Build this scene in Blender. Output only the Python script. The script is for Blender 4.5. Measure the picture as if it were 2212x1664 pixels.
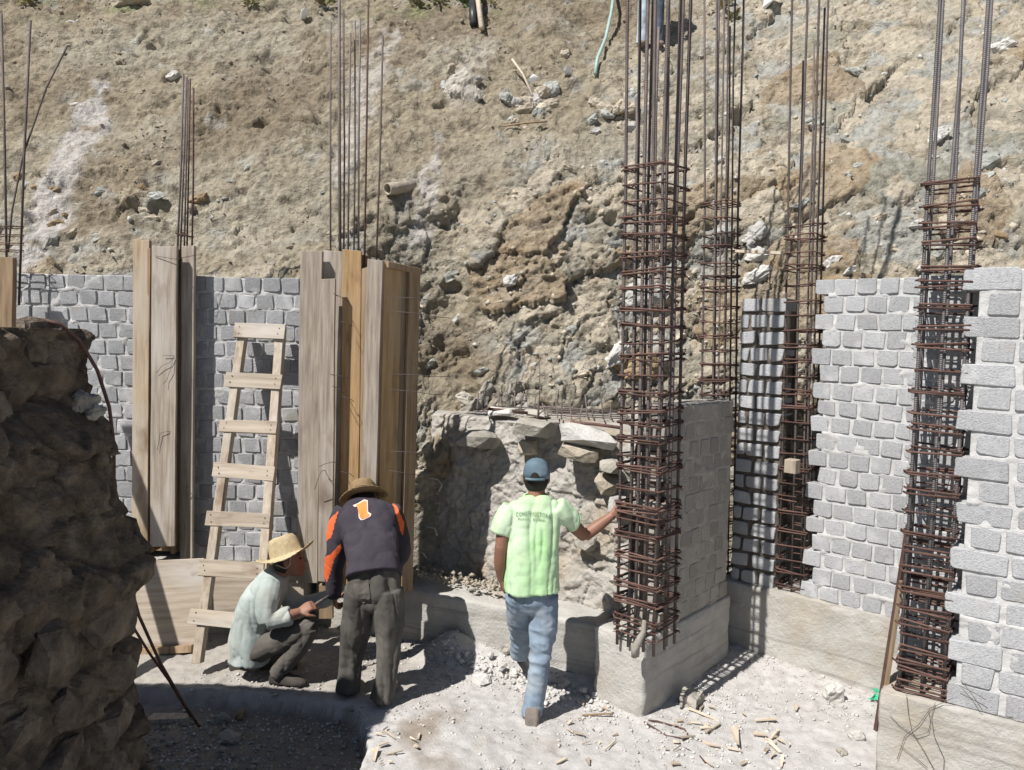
import bpy, bmesh, math, random
import numpy as np
from mathutils import Vector, Matrix, noise as mnoise
from mathutils.bvhtree import BVHTree

for o in list(bpy.data.objects): bpy.data.objects.remove(o)
rng = np.random.default_rng(7); random.seed(7)
SC = bpy.context.scene
COL = SC.collection
R_ = math.radians

# ---------------------------------------------------------------- camera
FPX, CX, CY, EYE = 1650.0, 1106.0, 832.0, 2.45      # photo measured at 2212 x 1664
ROLL, PITCH = R_(1.3), math.atan((832 - 727) / 1650.0)
FW = Vector((0, math.cos(PITCH), -math.sin(PITCH)))
_r0 = Vector((1, 0, 0)); _u0 = Vector((0, math.sin(PITCH), math.cos(PITCH)))
CR = _r0 * math.cos(ROLL) + _u0 * math.sin(ROLL)
CU = _u0 * math.cos(ROLL) - _r0 * math.sin(ROLL)
cam = bpy.data.cameras.new('camera'); camo = bpy.data.objects.new('camera', cam); COL.objects.link(camo)
m = Matrix((CR, CU, -FW)).transposed().to_4x4(); m.translation = (0, 0, EYE)
camo.matrix_world = m
cam.sensor_fit = 'HORIZONTAL'; cam.sensor_width = 36.0; cam.lens = 36.0 * FPX / 2212.0
cam.clip_start = 0.05; cam.clip_end = 500
SC.camera = camo

# ---------------------------------------------------------------- world, sun, exposure
SUN_AZ, SUN_EL = R_(45.5), R_(53)                    # sun behind the viewer, to the left
w = bpy.data.worlds.new('World'); SC.world = w; w.use_nodes = True
nt = w.node_tree; nt.nodes.clear()
sky = nt.nodes.new('ShaderNodeTexSky'); sky.sky_type = 'NISHITA'; sky.sun_disc = False
sky.sun_elevation = SUN_EL; sky.sun_rotation = math.pi + SUN_AZ
sky.air_density = 1.0; sky.dust_density = 1.0; sky.ozone_density = 1.0; sky.altitude = 1500
bg = nt.nodes.new('ShaderNodeBackground'); bg.inputs[1].default_value = 0.05
wo = nt.nodes.new('ShaderNodeOutputWorld')
nt.links.new(sky.outputs[0], bg.inputs[0]); nt.links.new(bg.outputs[0], wo.inputs[0])
sun = bpy.data.lights.new('sun', 'SUN'); sun.energy = 5.0; sun.angle = R_(0.53); sun.color = (1.0, 0.965, 0.92)
suno = bpy.data.objects.new('sun', sun); COL.objects.link(suno)
TOSUN = Vector((-math.sin(SUN_AZ) * math.cos(SUN_EL), -math.cos(SUN_AZ) * math.cos(SUN_EL), math.sin(SUN_EL)))
suno.rotation_euler = TOSUN.to_track_quat('Z', 'Y').to_euler(); suno.location = TOSUN * 30
SC.view_settings.view_transform = 'Standard'; SC.view_settings.look = 'None'
SC.view_settings.exposure = 0.46; SC.view_settings.gamma = 1.0
SC.cycles.max_bounces = 4; SC.cycles.diffuse_bounces = 3; SC.cycles.glossy_bounces = 1
SC.render.resolution_x = 1024; SC.render.resolution_y = 770

# ---------------------------------------------------------------- helpers
def ray(u, v): return FW * FPX + CR * (u - CX) - CU * (v - CY)
def at(u, v, Y):
    d = ray(u, v); return Vector((0, 0, EYE)) + d * (Y / d.y)
def atz(u, v, z):
    d = ray(u, v); return Vector((0, 0, EYE)) + d * ((z - EYE) / d.z)
def V(*a): return Vector(a)

_T = np.random.default_rng(3).random(64 ** 3 + 4096).astype(np.float32) * 2 - 1
_T2 = np.random.default_rng(4).random((5, 256 * 256)).astype(np.float32)
def vnoise(P, s=0):
    """smooth value noise -1..1 on an (n,3) array, from a lattice table"""
    P = np.asarray(P, np.float32) + np.float32((s * 13.7) % 61.0)
    i = np.floor(P); f = P - i; i = i.astype(np.int32); f = f * f * (3 - 2 * f)
    x0 = (i[:, 0] & 63) << 12; x1 = ((i[:, 0] + 1) & 63) << 12
    y0 = (i[:, 1] & 63) << 6; y1 = ((i[:, 1] + 1) & 63) << 6
    z0 = (i[:, 2] & 63) + (s * 131) % 4096; z1 = ((i[:, 2] + 1) & 63) + (s * 131) % 4096
    fx, fy, fz = f[:, 0], f[:, 1], f[:, 2]
    def L(x):
        a = _T[x + y0 + z0]; b = _T[x + y0 + z1]; c = _T[x + y1 + z0]; d = _T[x + y1 + z1]
        a += (b - a) * fz; c += (d - c) * fz; return a + (c - a) * fy
    p = L(x0); q = L(x1); return p + (q - p) * fx
def fbm(P, oct=4, s=0, lac=2.03, gain=0.5):
    a, t, out = 1.0, 0.0, 0
    P = np.asarray(P, np.float32)
    for k in range(oct):
        out = out + np.float32(a) * vnoise(P * np.float32(lac ** k) + np.float32(17.3 * k), s + k); t += a; a *= gain
    return out / t
def facets(Q, s=0, tilt=1.0):
    """2D voronoi cells, each a tilted plane with its own height; returns (height, edge distance, cell random)"""
    Q = np.asarray(Q, np.float32) + np.float32((s * 7.31) % 97)
    i = np.floor(Q).astype(np.int32); n_ = len(Q)
    b1 = np.full(n_, 9.0, np.float32); b2 = b1.copy(); bk = np.zeros(n_, np.int32); bx = np.zeros(n_, np.float32); by = bx.copy()
    for dx in (-1, 0, 1):
        for dy in (-1, 0, 1):
            cx, cy = i[:, 0] + dx, i[:, 1] + dy
            k = ((cx & 255) << 8) | (cy & 255)
            ox, oy = Q[:, 0] - cx - _T2[0][k], Q[:, 1] - cy - _T2[1][k]
            d = np.sqrt(ox * ox + oy * oy); n = d < b1
            b2 = np.where(n, b1, np.minimum(b2, d)); b1 = np.where(n, d, b1)
            bk = np.where(n, k, bk); bx = np.where(n, ox, bx); by = np.where(n, oy, by)
    h = (_T2[2][bk] - .5) + tilt * ((_T2[3][bk] - .5) * bx * 2 + (_T2[4][bk] - .5) * by * 2)
    return h, b2 - b1, _T2[2][bk]
def smooth(a, b, x):
    t = np.clip((x - a) / (b - a), 0, 1); return t * t * (3 - 2 * t)

def mesh_np(name, verts, faces, smooth_shade=False):
    """faces: (n,4) or (n,3) int array"""
    me = bpy.data.meshes.new(name); verts = np.asarray(verts, np.float32); faces = np.asarray(faces, np.int32)
    k = faces.shape[1]
    me.vertices.add(len(verts)); me.vertices.foreach_set('co', verts.ravel())
    me.loops.add(faces.size); me.loops.foreach_set('vertex_index', faces.ravel())
    me.polygons.add(len(faces)); me.polygons.foreach_set('loop_start', np.arange(0, faces.size, k, dtype=np.int32))
    me.update(calc_edges=True)
    if smooth_shade: me.polygons.foreach_set('use_smooth', np.ones(len(faces), bool))
    me.validate(); return me
def grid_faces(nu, nv):
    a = np.arange(nu * nv).reshape(nu, nv)
    return np.stack([a[:-1, :-1], a[1:, :-1], a[1:, 1:], a[:-1, 1:]], -1).reshape(-1, 4)

class MB:
    def __init__(s): s.v = []; s.f = []
    def add(s, vs, fs):
        o = len(s.v); s.v += [tuple(p) for p in vs]; s.f += [tuple(i + o for i in f) for f in fs]; return s
    def box(s, c, size, M=None, taper=0.0, jit=0.0):
        c = Vector(c); hx, hy, hz = size[0] / 2, size[1] / 2, size[2] / 2
        vs = []
        for z in (-1, 1):
            for x, y in ((-1, -1), (1, -1), (1, 1), (-1, 1)):
                k = 1 - taper * (z > 0)
                p = Vector((x * hx * k + random.uniform(-jit, jit), y * hy * k + random.uniform(-jit, jit), z * hz + random.uniform(-jit, jit)))
                vs.append((M @ p if M else p) + c)
        return s.add(vs, [(3, 2, 1, 0), (4, 5, 6, 7), (0, 1, 5, 4), (1, 2, 6, 5), (2, 3, 7, 6), (3, 0, 4, 7)])
    def beam(s, a, b, wv, hv, jit=0.0):
        """box from a to b with half vectors wv, hv"""
        a, b, wv, hv = Vector(a), Vector(b), Vector(wv), Vector(hv); vs = []
        for p in (a, b):
            for x, y in ((-1, -1), (1, -1), (1, 1), (-1, 1)):
                vs.append(p + wv * x + hv * y + Vector((random.uniform(-jit, jit), random.uniform(-jit, jit), random.uniform(-jit, jit))))
        return s.add(vs, [(3, 2, 1, 0), (4, 5, 6, 7), (0, 1, 5, 4), (1, 2, 6, 5), (2, 3, 7, 6), (3, 0, 4, 7)])
    def tube(s, pts, r, n=6, cap=True):
        pts = [Vector(p) for p in pts]; k = len(pts)
        rs = r if isinstance(r, (list, tuple)) else [r] * k
        up = None; vs = []
        for i, p in enumerate(pts):
            t = (pts[min(i + 1, k - 1)] - pts[max(i - 1, 0)])
            if t.length < 1e-9: t = Vector((0, 0, 1))
            t.normalize()
            if up is None:
                up = t.orthogonal().normalized()
            up = (up - t * up.dot(t)).normalized(); sd = t.cross(up)
            for j in range(n):
                a = 2 * math.pi * j / n; vs.append(p + (up * math.cos(a) + sd * math.sin(a)) * rs[i])
        fs = [(i * n + j, i * n + (j + 1) % n, (i + 1) * n + (j + 1) % n, (i + 1) * n + j) for i in range(k - 1) for j in range(n)]
        if cap: fs += [tuple(range(n - 1, -1, -1)), tuple((k - 1) * n + j for j in range(n))]
        return s.add(vs, fs)
    def rings(s, rings, n=20, cap=True, power=2.0):
        """rings: list of (centre, A, B) half-axis vectors"""
        vs = []; k = len(rings)
        for c, A, B in rings:
            for j in range(n):
                a = 2 * math.pi * j / n; ca, sa = math.cos(a), math.sin(a)
                if power != 2.0:
                    ca = math.copysign(abs(ca) ** (2 / power), ca); sa = math.copysign(abs(sa) ** (2 / power), sa)
                vs.append(Vector(c) + Vector(A) * ca + Vector(B) * sa)
        fs = [(i * n + j, i * n + (j + 1) % n, (i + 1) * n + (j + 1) % n, (i + 1) * n + j) for i in range(k - 1) for j in range(n)]
        if cap: fs += [tuple(range(n - 1, -1, -1)), tuple((k - 1) * n + j for j in range(n))]
        return s.add(vs, fs)
    def hull(s, pts):
        bm = bmesh.new()
        for p in pts: bm.verts.new(p)
        r = bmesh.ops.convex_hull(bm, input=bm.verts)
        bmesh.ops.delete(bm, geom=[g for g in r['geom_interior'] if isinstance(g, bmesh.types.BMVert)], context='VERTS')
        bm.verts.index_update()
        s.add([v.co.copy() for v in bm.verts], [[v.index for v in f.verts] for f in bm.faces]); bm.free(); return s
    def mesh(s, name, smooth_shade=False):
        me = bpy.data.meshes.new(name); me.from_pydata(s.v, [], s.f)
        bm = bmesh.new(); bm.from_mesh(me); bmesh.ops.recalc_face_normals(bm, faces=bm.faces); bm.to_mesh(me); bm.free()
        if smooth_shade:
            me.polygons.foreach_set('use_smooth', np.ones(len(me.polygons), bool))
        return me
    def build(s, name, mat, parent=None, smooth_shade=False, bevel=0.0):
        return obj(name, s.mesh(name, smooth_shade), mat, parent, bevel)

def obj(name, me, mat, parent=None, bevel=0.0):
    o = bpy.data.objects.new(name, me); COL.objects.link(o)
    if mat is not None and not me.materials: me.materials.append(mat)
    if parent is not None: o.parent = parent
    if bevel:
        b = o.modifiers.new('bevel', 'BEVEL'); b.width = bevel; b.segments = 2; b.limit_method = 'ANGLE'; b.angle_limit = R_(40)
    return o
def tag(o, label=None, cat=None, group=None, kind=None):
    if label: o['label'] = label
    if cat: o['category'] = cat
    if group: o['group'] = group
    if kind: o['kind'] = kind
    return o
def empty(name, loc=(0, 0, 0), rz=0.0, **k):
    o = bpy.data.objects.new(name, None); COL.objects.link(o); o.empty_display_size = .1
    o.location = loc; o.rotation_euler = (0, 0, rz); return tag(o, **k)
def rough_rock(name, n, sx, sy, sz, mt, parent=None, cuts=2, amp=.16, seed=0):
    """an angular hull, cut finer and roughened"""
    me = MB().hull(rock_pts(n, sx, sy, sz)).mesh(name); bm = bmesh.new(); bm.from_mesh(me)
    bmesh.ops.triangulate(bm, faces=bm.faces)
    for _ in range(cuts): bmesh.ops.subdivide_edges(bm, edges=bm.edges, cuts=1, use_grid_fill=True)
    bm.normal_update(); vs = list(bm.verts); s_ = min(sx, sy, sz)
    co = np.array([v.co[:] for v in vs]); no = np.array([v.normal[:] for v in vs])
    d = s_ * amp * (fbm(co / s_ * 1.3 + seed * 3.7, 3, 950) + .6 * fbm(co / s_ * 4.0 + seed, 2, 960)); co = co + no * d[:, None]
    for v, c in zip(vs, co): v.co = c
    bm.to_mesh(me); bm.free(); return obj(name, me, mt, parent)
def rock_pts(n, sx, sy, sz):
    out = []
    for _ in range(n):
        p = Vector((random.gauss(0, 1), random.gauss(0, 1), random.gauss(0, 1))).normalized() * random.uniform(.8, 1.0)
        out.append((p.x * sx, p.y * sy, p.z * sz))
    return out

# ---------------------------------------------------------------- materials
def mat(name, cols, scale=6.0, detail=8.0, rough=0.9, bump=0.25, bscale=70.0, stretch=(1, 1, 1), rnd=0.0,
        stain=None, metal=0.0, attr=None, bdist=0.01, spec=0.3, hue=0.0, stain2=None, bump2=None, crease=None):
    M = bpy.data.materials.new(name); M.use_nodes = True; t = M.node_tree; N = t.nodes; L = t.links
    bs = N['Principled BSDF']; bs.inputs['Roughness'].default_value = rough; bs.inputs['Metallic'].default_value = metal
    bs.inputs['Specular IOR Level'].default_value = spec
    tc = N.new('ShaderNodeTexCoord'); oi = N.new('ShaderNodeObjectInfo')
    ml = N.new('ShaderNodeMath'); ml.operation = 'MULTIPLY'; ml.inputs[1].default_value = 53.0; L.new(oi.outputs['Random'], ml.inputs[0])
    va = N.new('ShaderNodeVectorMath'); va.operation = 'ADD'; L.new(tc.outputs['Object'], va.inputs[0]); L.new(ml.outputs[0], va.inputs[1])
    mp = N.new('ShaderNodeMapping'); mp.inputs['Scale'].default_value = stretch; L.new(va.outputs[0], mp.inputs[0])
    no = N.new('ShaderNodeTexNoise'); no.inputs['Scale'].default_value = scale; no.inputs['Detail'].default_value = detail; no.inputs['Roughness'].default_value = .62
    L.new(mp.outputs[0], no.inputs['Vector'])
    cr = N.new('ShaderNodeValToRGB'); L.new(no.outputs['Fac'], cr.inputs[0]); e = cr.color_ramp.elements
    for k, (p, c) in enumerate(cols):
        q = e[k] if k < 2 else e.new(p)
        q.position = p; q.color = (*c, 1)
    out = cr.outputs[0]
    def mix(a, b, fac, mode='MIX'):
        mx = N.new('ShaderNodeMix'); mx.data_type = 'RGBA'; mx.blend_type = mode
        if isinstance(fac, float): mx.inputs[0].default_value = fac
        else: L.new(fac, mx.inputs[0])
        L.new(a, mx.inputs[6])
        if isinstance(b, tuple): mx.inputs[7].default_value = (*b, 1)
        else: L.new(b, mx.inputs[7])
        return mx.outputs[2]
    for k, st in enumerate((stain, stain2)):
        if st:
            c, sc, lo, hi, stc = st
            m2 = N.new('ShaderNodeMapping'); m2.inputs['Scale'].default_value = stc; m2.inputs['Location'].default_value = (3.1 * k, 7.7, 1.3); L.new(va.outputs[0], m2.inputs[0])
            n2 = N.new('ShaderNodeTexNoise'); n2.inputs['Scale'].default_value = sc; n2.inputs['Detail'].default_value = 6; L.new(m2.outputs[0], n2.inputs['Vector'])
            mr = N.new('ShaderNodeMapRange'); mr.inputs[1].default_value = lo; mr.inputs[2].default_value = hi; L.new(n2.outputs['Fac'], mr.inputs[0])
            out = mix(out, c, mr.outputs[0])
    if attr:
        at_ = N.new('ShaderNodeAttribute'); at_.attribute_name = attr
        out = mix(at_.outputs['Color'], out, 1.0, 'MULTIPLY')
    if rnd or hue:
        hs = N.new('ShaderNodeHueSaturation'); L.new(out, hs.inputs['Color'])
        mr = N.new('ShaderNodeMapRange'); mr.inputs[3].default_value = 1 - rnd; mr.inputs[4].default_value = 1 + rnd; L.new(oi.outputs['Random'], mr.inputs[0]); L.new(mr.outputs[0], hs.inputs['Value'])
        out = hs.outputs[0]
    L.new(out, bs.inputs['Base Color'])
    if bump:
        bn = N.new('ShaderNodeTexNoise'); bn.inputs['Scale'].default_value = bscale; bn.inputs['Detail'].default_value = 6; bn.inputs['Roughness'].default_value = .65
        L.new(mp.outputs[0], bn.inputs['Vector'])
        bp = N.new('ShaderNodeBump'); bp.inputs['Strength'].default_value = bump; bp.inputs['Distance'].default_value = bdist
        L.new(bn.outputs['Fac'], bp.inputs['Height'])
        if bump2:
            wv = N.new('ShaderNodeTexWave'); wv.wave_type = 'BANDS'; wv.bands_direction = bump2[0]; wv.inputs['Scale'].default_value = bump2[1]; wv.inputs['Distortion'].default_value = bump2[3] if len(bump2) > 3 else .3
            L.new(tc.outputs['Object'], wv.inputs['Vector'])
            b2 = N.new('ShaderNodeBump'); b2.inputs['Strength'].default_value = bump2[2]; b2.inputs['Distance'].default_value = bdist
            L.new(wv.outputs['Fac'], b2.inputs['Height']); L.new(bp.outputs[0], b2.inputs['Normal']); bp = b2
        if crease:
            rn = N.new('ShaderNodeTexNoise'); rn.noise_type = 'RIDGED_MULTIFRACTAL'; rn.inputs['Scale'].default_value = crease[0]; rn.inputs['Detail'].default_value = 2.5; rn.inputs['Distortion'].default_value = .6
            mc = N.new('ShaderNodeMapping'); mc.inputs['Scale'].default_value = crease[3] if len(crease) > 3 else (1, 1, .55); mc.inputs['Rotation'].default_value = (.3, .5, .2); L.new(va.outputs[0], mc.inputs[0]); L.new(mc.outputs[0], rn.inputs['Vector'])
            b3 = N.new('ShaderNodeBump'); b3.invert = True; b3.inputs['Strength'].default_value = crease[1]; b3.inputs['Distance'].default_value = crease[2]
            L.new(rn.outputs['Fac'], b3.inputs['Height']); L.new(bp.outputs[0], b3.inputs['Normal']); bp = b3
        L.new(bp.outputs[0], bs.inputs['Normal'])
    return M
one = (1, 1, 1)
M = {}
M['hill'] = mat('hill_earth', [(.28, (.60, .57, .53)), (.48, (.96, .94, .91)), (.72, (1.25, 1.23, 1.2))], scale=11, detail=14, rough=.95, bump=1.0, bscale=17, bdist=.07, attr='col')
M['ground'] = mat('ground_dust', [(.25, (.74, .72, .7)), (.5, (.98, .97, .96)), (.75, (1.12, 1.12, 1.12))], scale=14, detail=12, rough=.95, bump=.7, bscale=60, bdist=.012, attr='col')
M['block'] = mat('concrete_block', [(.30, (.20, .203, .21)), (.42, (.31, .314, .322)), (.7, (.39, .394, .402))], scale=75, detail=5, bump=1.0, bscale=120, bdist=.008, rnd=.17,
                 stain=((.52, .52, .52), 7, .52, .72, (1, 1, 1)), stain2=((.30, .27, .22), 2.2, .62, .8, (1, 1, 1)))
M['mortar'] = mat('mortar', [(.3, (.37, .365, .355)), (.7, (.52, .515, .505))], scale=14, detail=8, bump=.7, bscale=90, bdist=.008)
M['block_pale'] = mat('pale_block', [(.30, (.25, .254, .26)), (.42, (.365, .369, .376)), (.7, (.45, .454, .46))], scale=75, detail=5, bump=1.0, bscale=120, bdist=.008, rnd=.13,  # paler version of the block colours, used on the right walls
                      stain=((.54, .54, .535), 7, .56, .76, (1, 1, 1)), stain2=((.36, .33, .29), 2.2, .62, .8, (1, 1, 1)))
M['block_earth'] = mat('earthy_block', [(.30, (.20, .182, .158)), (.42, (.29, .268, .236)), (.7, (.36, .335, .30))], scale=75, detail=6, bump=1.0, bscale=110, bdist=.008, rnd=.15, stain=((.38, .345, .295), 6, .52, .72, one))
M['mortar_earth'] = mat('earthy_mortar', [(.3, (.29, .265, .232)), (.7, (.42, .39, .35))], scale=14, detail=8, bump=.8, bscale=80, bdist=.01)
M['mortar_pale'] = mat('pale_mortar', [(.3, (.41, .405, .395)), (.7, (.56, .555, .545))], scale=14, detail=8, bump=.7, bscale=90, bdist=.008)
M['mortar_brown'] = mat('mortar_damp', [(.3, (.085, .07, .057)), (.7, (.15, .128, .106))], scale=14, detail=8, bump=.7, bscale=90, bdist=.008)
M['concrete'] = mat('footing_concrete', [(.3, (.345, .33, .30)), (.7, (.47, .455, .425))], scale=6, detail=12, bump=.9, bscale=38, bdist=.012,
                    stain=((.36, .30, .215), 1.6, .52, .72, (1, 1, .7)), stain2=((.26, .245, .22), 2.2, .54, .70, (.35, .35, 9)))
M['render_top'] = mat('footing_top_dust', [(.3, (.55, .54, .52)), (.7, (.68, .67, .65))], scale=12, bump=.4, bscale=80)
def wood(name, a, b, **k):
    k.setdefault('stain', ((.50, .46, .41), 3.0, .55, .75, (1, 1, .25)))
    d_ = tuple(x * .62 for x in a)
    return mat(name, [(.27, d_), (.40, a), (.66, b)], scale=26, detail=9, rough=.88, bump=.6, bscale=34, bdist=.006, stretch=(1.6, 1.6, .10), rnd=.12, **k)
M['wood_grey'] = wood('weathered_plank', (.27, .225, .18), (.43, .375, .31), stain2=((.20, .15, .115), 4, .60, .74, (1, 1, .5)))
M['wood_amber'] = wood('amber_plank', (.37, .24, .115), (.52, .355, .19), stain=((.44, .33, .22), 2.2, .52, .75, (1, 1, .4)), stain2=((.22, .13, .07), 6, .62, .74, (1, 1, .35)))
M['wood_tan'] = wood('tan_plank', (.31, .235, .15), (.44, .35, .245), stain=((.44, .39, .32), 2.2, .46, .7, (1, 1, .4)), stain2=((.20, .14, .09), 5, .60, .74, (1, 1, .4)))
M['wood_brown'] = wood('brown_plank', (.24, .165, .10), (.36, .26, .165), stain=((.36, .30, .22), 3.0, .55, .8, (1, 1, .4)))
M['wood_ladder'] = wood('ladder_timber', (.33, .27, .205), (.48, .41, .325), stain=((.50, .455, .40), 4.0, .5, .75, (1, 1, .5)), stain2=((.24, .18, .13), 7, .62, .74, (1, 1, .5)))
M['wood_h'] = mat('board_timber', [(.26, (.20, .16, .12)), (.40, (.33, .275, .215)), (.68, (.47, .405, .325))], scale=20, detail=7, rough=.85, bump=.35, bscale=30, bdist=.004, stretch=(.10, 1.5, 1.6), rnd=.08,
                  stain=((.47, .44, .40), 3, .52, .75, (.4, 1, 1)), stain2=((.22, .165, .12), 6, .62, .74, (.5, 1, 1)))
M['chip'] = mat('wood_chip', [(.3, (.38, .31, .23)), (.7, (.54, .47, .38))], scale=20, bump=.4, bscale=60, stretch=(.3, 2, 2), rnd=.35)
M['bar'] = mat('rebar_steel', [(.35, (.10, .085, .082)), (.6, (.155, .125, .115)), (.75, (.20, .12, .08))], scale=9, rough=.65, bump=.3, bscale=80, metal=.25, rnd=.25, bump2=('Z', 30, .3))
M['bar_grey'] = mat('rebar_grey', [(.35, (.125, .118, .122)), (.7, (.20, .18, .175))], scale=9, rough=.55, bump=.3, bscale=80, metal=.35, rnd=.12, bump2=('Z', 30, .35))
M['rust'] = mat('rusty_stirrup', [(.3, (.075, .046, .04)), (.55, (.12, .068, .054)), (.8, (.18, .10, .072))], scale=14, rough=.85, bump=.4, bscale=90, rnd=.35)
M['wire'] = mat('tie_wire', [(.3, (.06, .05, .045)), (.7, (.11, .09, .08))], scale=10, rough=.7, bump=0)
M['wire_pale'] = mat('pale_wire', [(.3, (.42, .42, .40)), (.7, (.55, .55, .52))], scale=10, rough=.6, bump=0)
M['clod'] = mat('soil_clod', [(.3, (.22, .185, .135)), (.7, (.34, .295, .225))], scale=4, detail=3, bump=.5, bscale=40, bdist=.01)
M['stone'] = mat('rubble_stone', [(.3, (.26, .24, .20)), (.6, (.38, .355, .31)), (.8, (.46, .41, .33))], scale=5, detail=9, bump=.8, bscale=26, bdist=.02, rnd=.22)
M['stone_dark'] = mat('field_stone', [(.3, (.085, .068, .053)), (.5, (.19, .152, .116)), (.7, (.32, .265, .205))], scale=9, detail=15, bump=1.0, bscale=20, bdist=.05, rnd=.2,
                      stain=((.13, .13, .12), 2.5, .6, .75, one))
M['earth_wall'] = mat('stone_wall_mortar', [(.3, (.07, .053, .039)), (.5, (.15, .117, .086)), (.7, (.26, .212, .16)), ], scale=9, detail=15, bump=1.0, bscale=18, bdist=.06, stain=((.19, .18, .16), 3, .64, .76, one))
M['rubble_core'] = mat('rubble_cement', [(.3, (.32, .30, .265)), (.7, (.46, .435, .395))], scale=10, detail=11, bump=.9, bscale=40, bdist=.02, stain=((.33, .265, .19), 2.0, .5, .72, one))
M['pale_rock'] = mat('pale_rock', [(.3, (.38, .365, .335)), (.7, (.56, .545, .515))], scale=9, detail=10, bump=.6, bscale=30, bdist=.02, rnd=.15)
M['cream_rock'] = mat('cream_rock', [(.3, (.33, .285, .22)), (.7, (.50, .44, .35))], scale=9, detail=10, bump=.7, bscale=30, bdist=.02, rnd=.2)
M['green_rock'] = mat('green_grey_rock', [(.3, (.25, .255, .23)), (.7, (.40, .405, .375))], scale=9, detail=10, bump=.7, bscale=30, bdist=.02, rnd=.2)
M['ochre_rock'] = mat('ochre_rock', [(.3, (.20, .14, .08)), (.7, (.36, .265, .165))], scale=9, detail=10, bump=.7, bscale=30, bdist=.02, rnd=.2)
M['white'] = mat('white_scrap', [(.3, (.72, .72, .72)), (.7, (.8, .8, .8))], scale=6, bump=.3, bscale=30)
M['gravel'] = mat('gravel_bits', [(.3, (.36, .34, .31)), (.5, (.50, .48, .45)), (.7, (.62, .60, .57))], scale=3.0, detail=2, bump=.4, bscale=60)

# ================================================================ the ground
def gz(x, y, fine=True):
    x = np.asarray(x, float); y = np.asarray(y, float); sh = x.shape
    P = np.stack([x.ravel(), y.ravel(), np.zeros(x.size)], -1)
    n1 = fbm(P * 0.9, 3, 11).reshape(sh); n2 = fbm(P * 4.0, 4, 21).reshape(sh)
    # ledge the men work on: in front of it, on the left, the ground drops
    edge = np.interp(x, [-4, -2.4, -1.2, -.93, -.80, -.74], [5.02, 4.93, 4.80, 4.74, 4.3, 3.0])
    d = (y - edge) + 0.10 * n2
    up = smooth(-.02, .02, d)
    hi = .068 * smooth(.5, -.4, x) + .01
    z = up * hi + (1 - up) * (-.03)
    z = z + .10 * smooth(5.0, 5.6, y + .25 * x) * smooth(-.6, .0, x) * smooth(1.3, .7, x)     # rubble banked on the footing
    z = z + .17 * np.exp(-(((x + .42) / .17) ** 2 + ((y - 5.52) / .13) ** 2))
    z = z + .05 * smooth(5.2, 5.9, y) * smooth(1.2, 1.6, x)
    z = z + .026 * n1 + .022 * n2 * (1 - .6 * up * smooth(0, -.8, x))
    far = smooth(3.4, 1.5, y) + smooth(-3.6, -6, x) + smooth(4.5, 7, x) + smooth(6.6, 9, y)
    z = z * np.clip(1 - far, 0, 1)
    if fine:
        z = z + (.014 * fbm(P * 16, 3, 31) + .008 * fbm(P * 40, 2, 41)).reshape(sh) * np.clip(1 - far, .2, 1)
    return z
def gz1(x, y): return float(gz(np.array([x]), np.array([y]))[0])
gx = np.concatenate([[-150, -60, -25, -12, -7, -5], np.arange(-4.2, 4.3, .02), [5, 7, 12, 25, 60, 150]])
gy = np.concatenate([[-150, -50, -15, -5, 0, 2, 2.8], np.arange(3.3, 6.8, .02), [7.5, 10, 20, 60, 200, 400]])
GX, GY = np.meshgrid(gx, gy, indexing='ij'); GZ = gz(GX, GY)
gv = np.stack([GX.ravel(), GY.ravel(), GZ.ravel()], -1)
me = mesh_np('ground', gv, grid_faces(len(gx), len(gy)), True)
P = gv * [1, 1, 0]
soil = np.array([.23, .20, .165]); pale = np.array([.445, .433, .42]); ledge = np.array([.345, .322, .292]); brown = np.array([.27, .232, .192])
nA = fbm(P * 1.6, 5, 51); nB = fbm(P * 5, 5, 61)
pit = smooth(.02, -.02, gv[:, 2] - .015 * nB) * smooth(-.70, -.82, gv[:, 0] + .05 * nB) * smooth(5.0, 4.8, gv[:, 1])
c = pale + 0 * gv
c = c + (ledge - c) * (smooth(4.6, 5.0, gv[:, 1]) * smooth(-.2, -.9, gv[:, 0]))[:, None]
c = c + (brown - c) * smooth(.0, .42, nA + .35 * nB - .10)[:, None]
c = c + (soil - c) * pit[:, None]  # brown pit dirt, with the shadow lying there darkened into its colour
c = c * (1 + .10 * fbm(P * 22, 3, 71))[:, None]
ca = me.color_attributes.new('col', 'FLOAT_COLOR', 'POINT')
ca.data.foreach_set('color', np.concatenate([c, np.ones((len(c), 1))], 1).astype(np.float32).ravel())
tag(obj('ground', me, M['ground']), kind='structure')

# ================================================================ the cut hillside
HX = [-9, -1.5, -1.0, -.5, -.1, .3, 1.3, 1.7, 2.3, 3.0, 4.5, 9]
HYB = [6.35, 6.32, 6.38, 6.50, 6.6, 6.7, 6.85, 6.85, 6.65, 6.4, 5.9, 4.8]
HZT = [2.7, 2.7, 1.6, 1.3, 1.7, 1.95, 2.0, 2.1, 2.45, 2.6, 2.6, 2.6]
def prof(h):   # set-back of the cut above its toe
    return np.where(h < 1.6, h * .62, .992 + np.where(h < 4.6, (h - 1.6) * .95, 2.85 + (h - 4.6) * 1.45))
NU, NV = 1080, 620
aa = np.linspace(-1.02, 1.02, NU); zz = np.concatenate([np.linspace(.3, 3.2, 210), np.linspace(3.2, 7, 240)[1:], np.linspace(7, 15, NV - 449 + 0)[1:]])
NV = len(zz)
A, Z = np.meshgrid(aa, zz, indexing='ij')
X = A * (6.9 + prof(np.maximum(Z - 1.9, 0)))
P2 = np.stack([X.ravel(), Z.ravel() * 0, Z.ravel()], -1)
xw = X + .25 * fbm(P2 * .8, 3, 5).reshape(X.shape)
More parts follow.
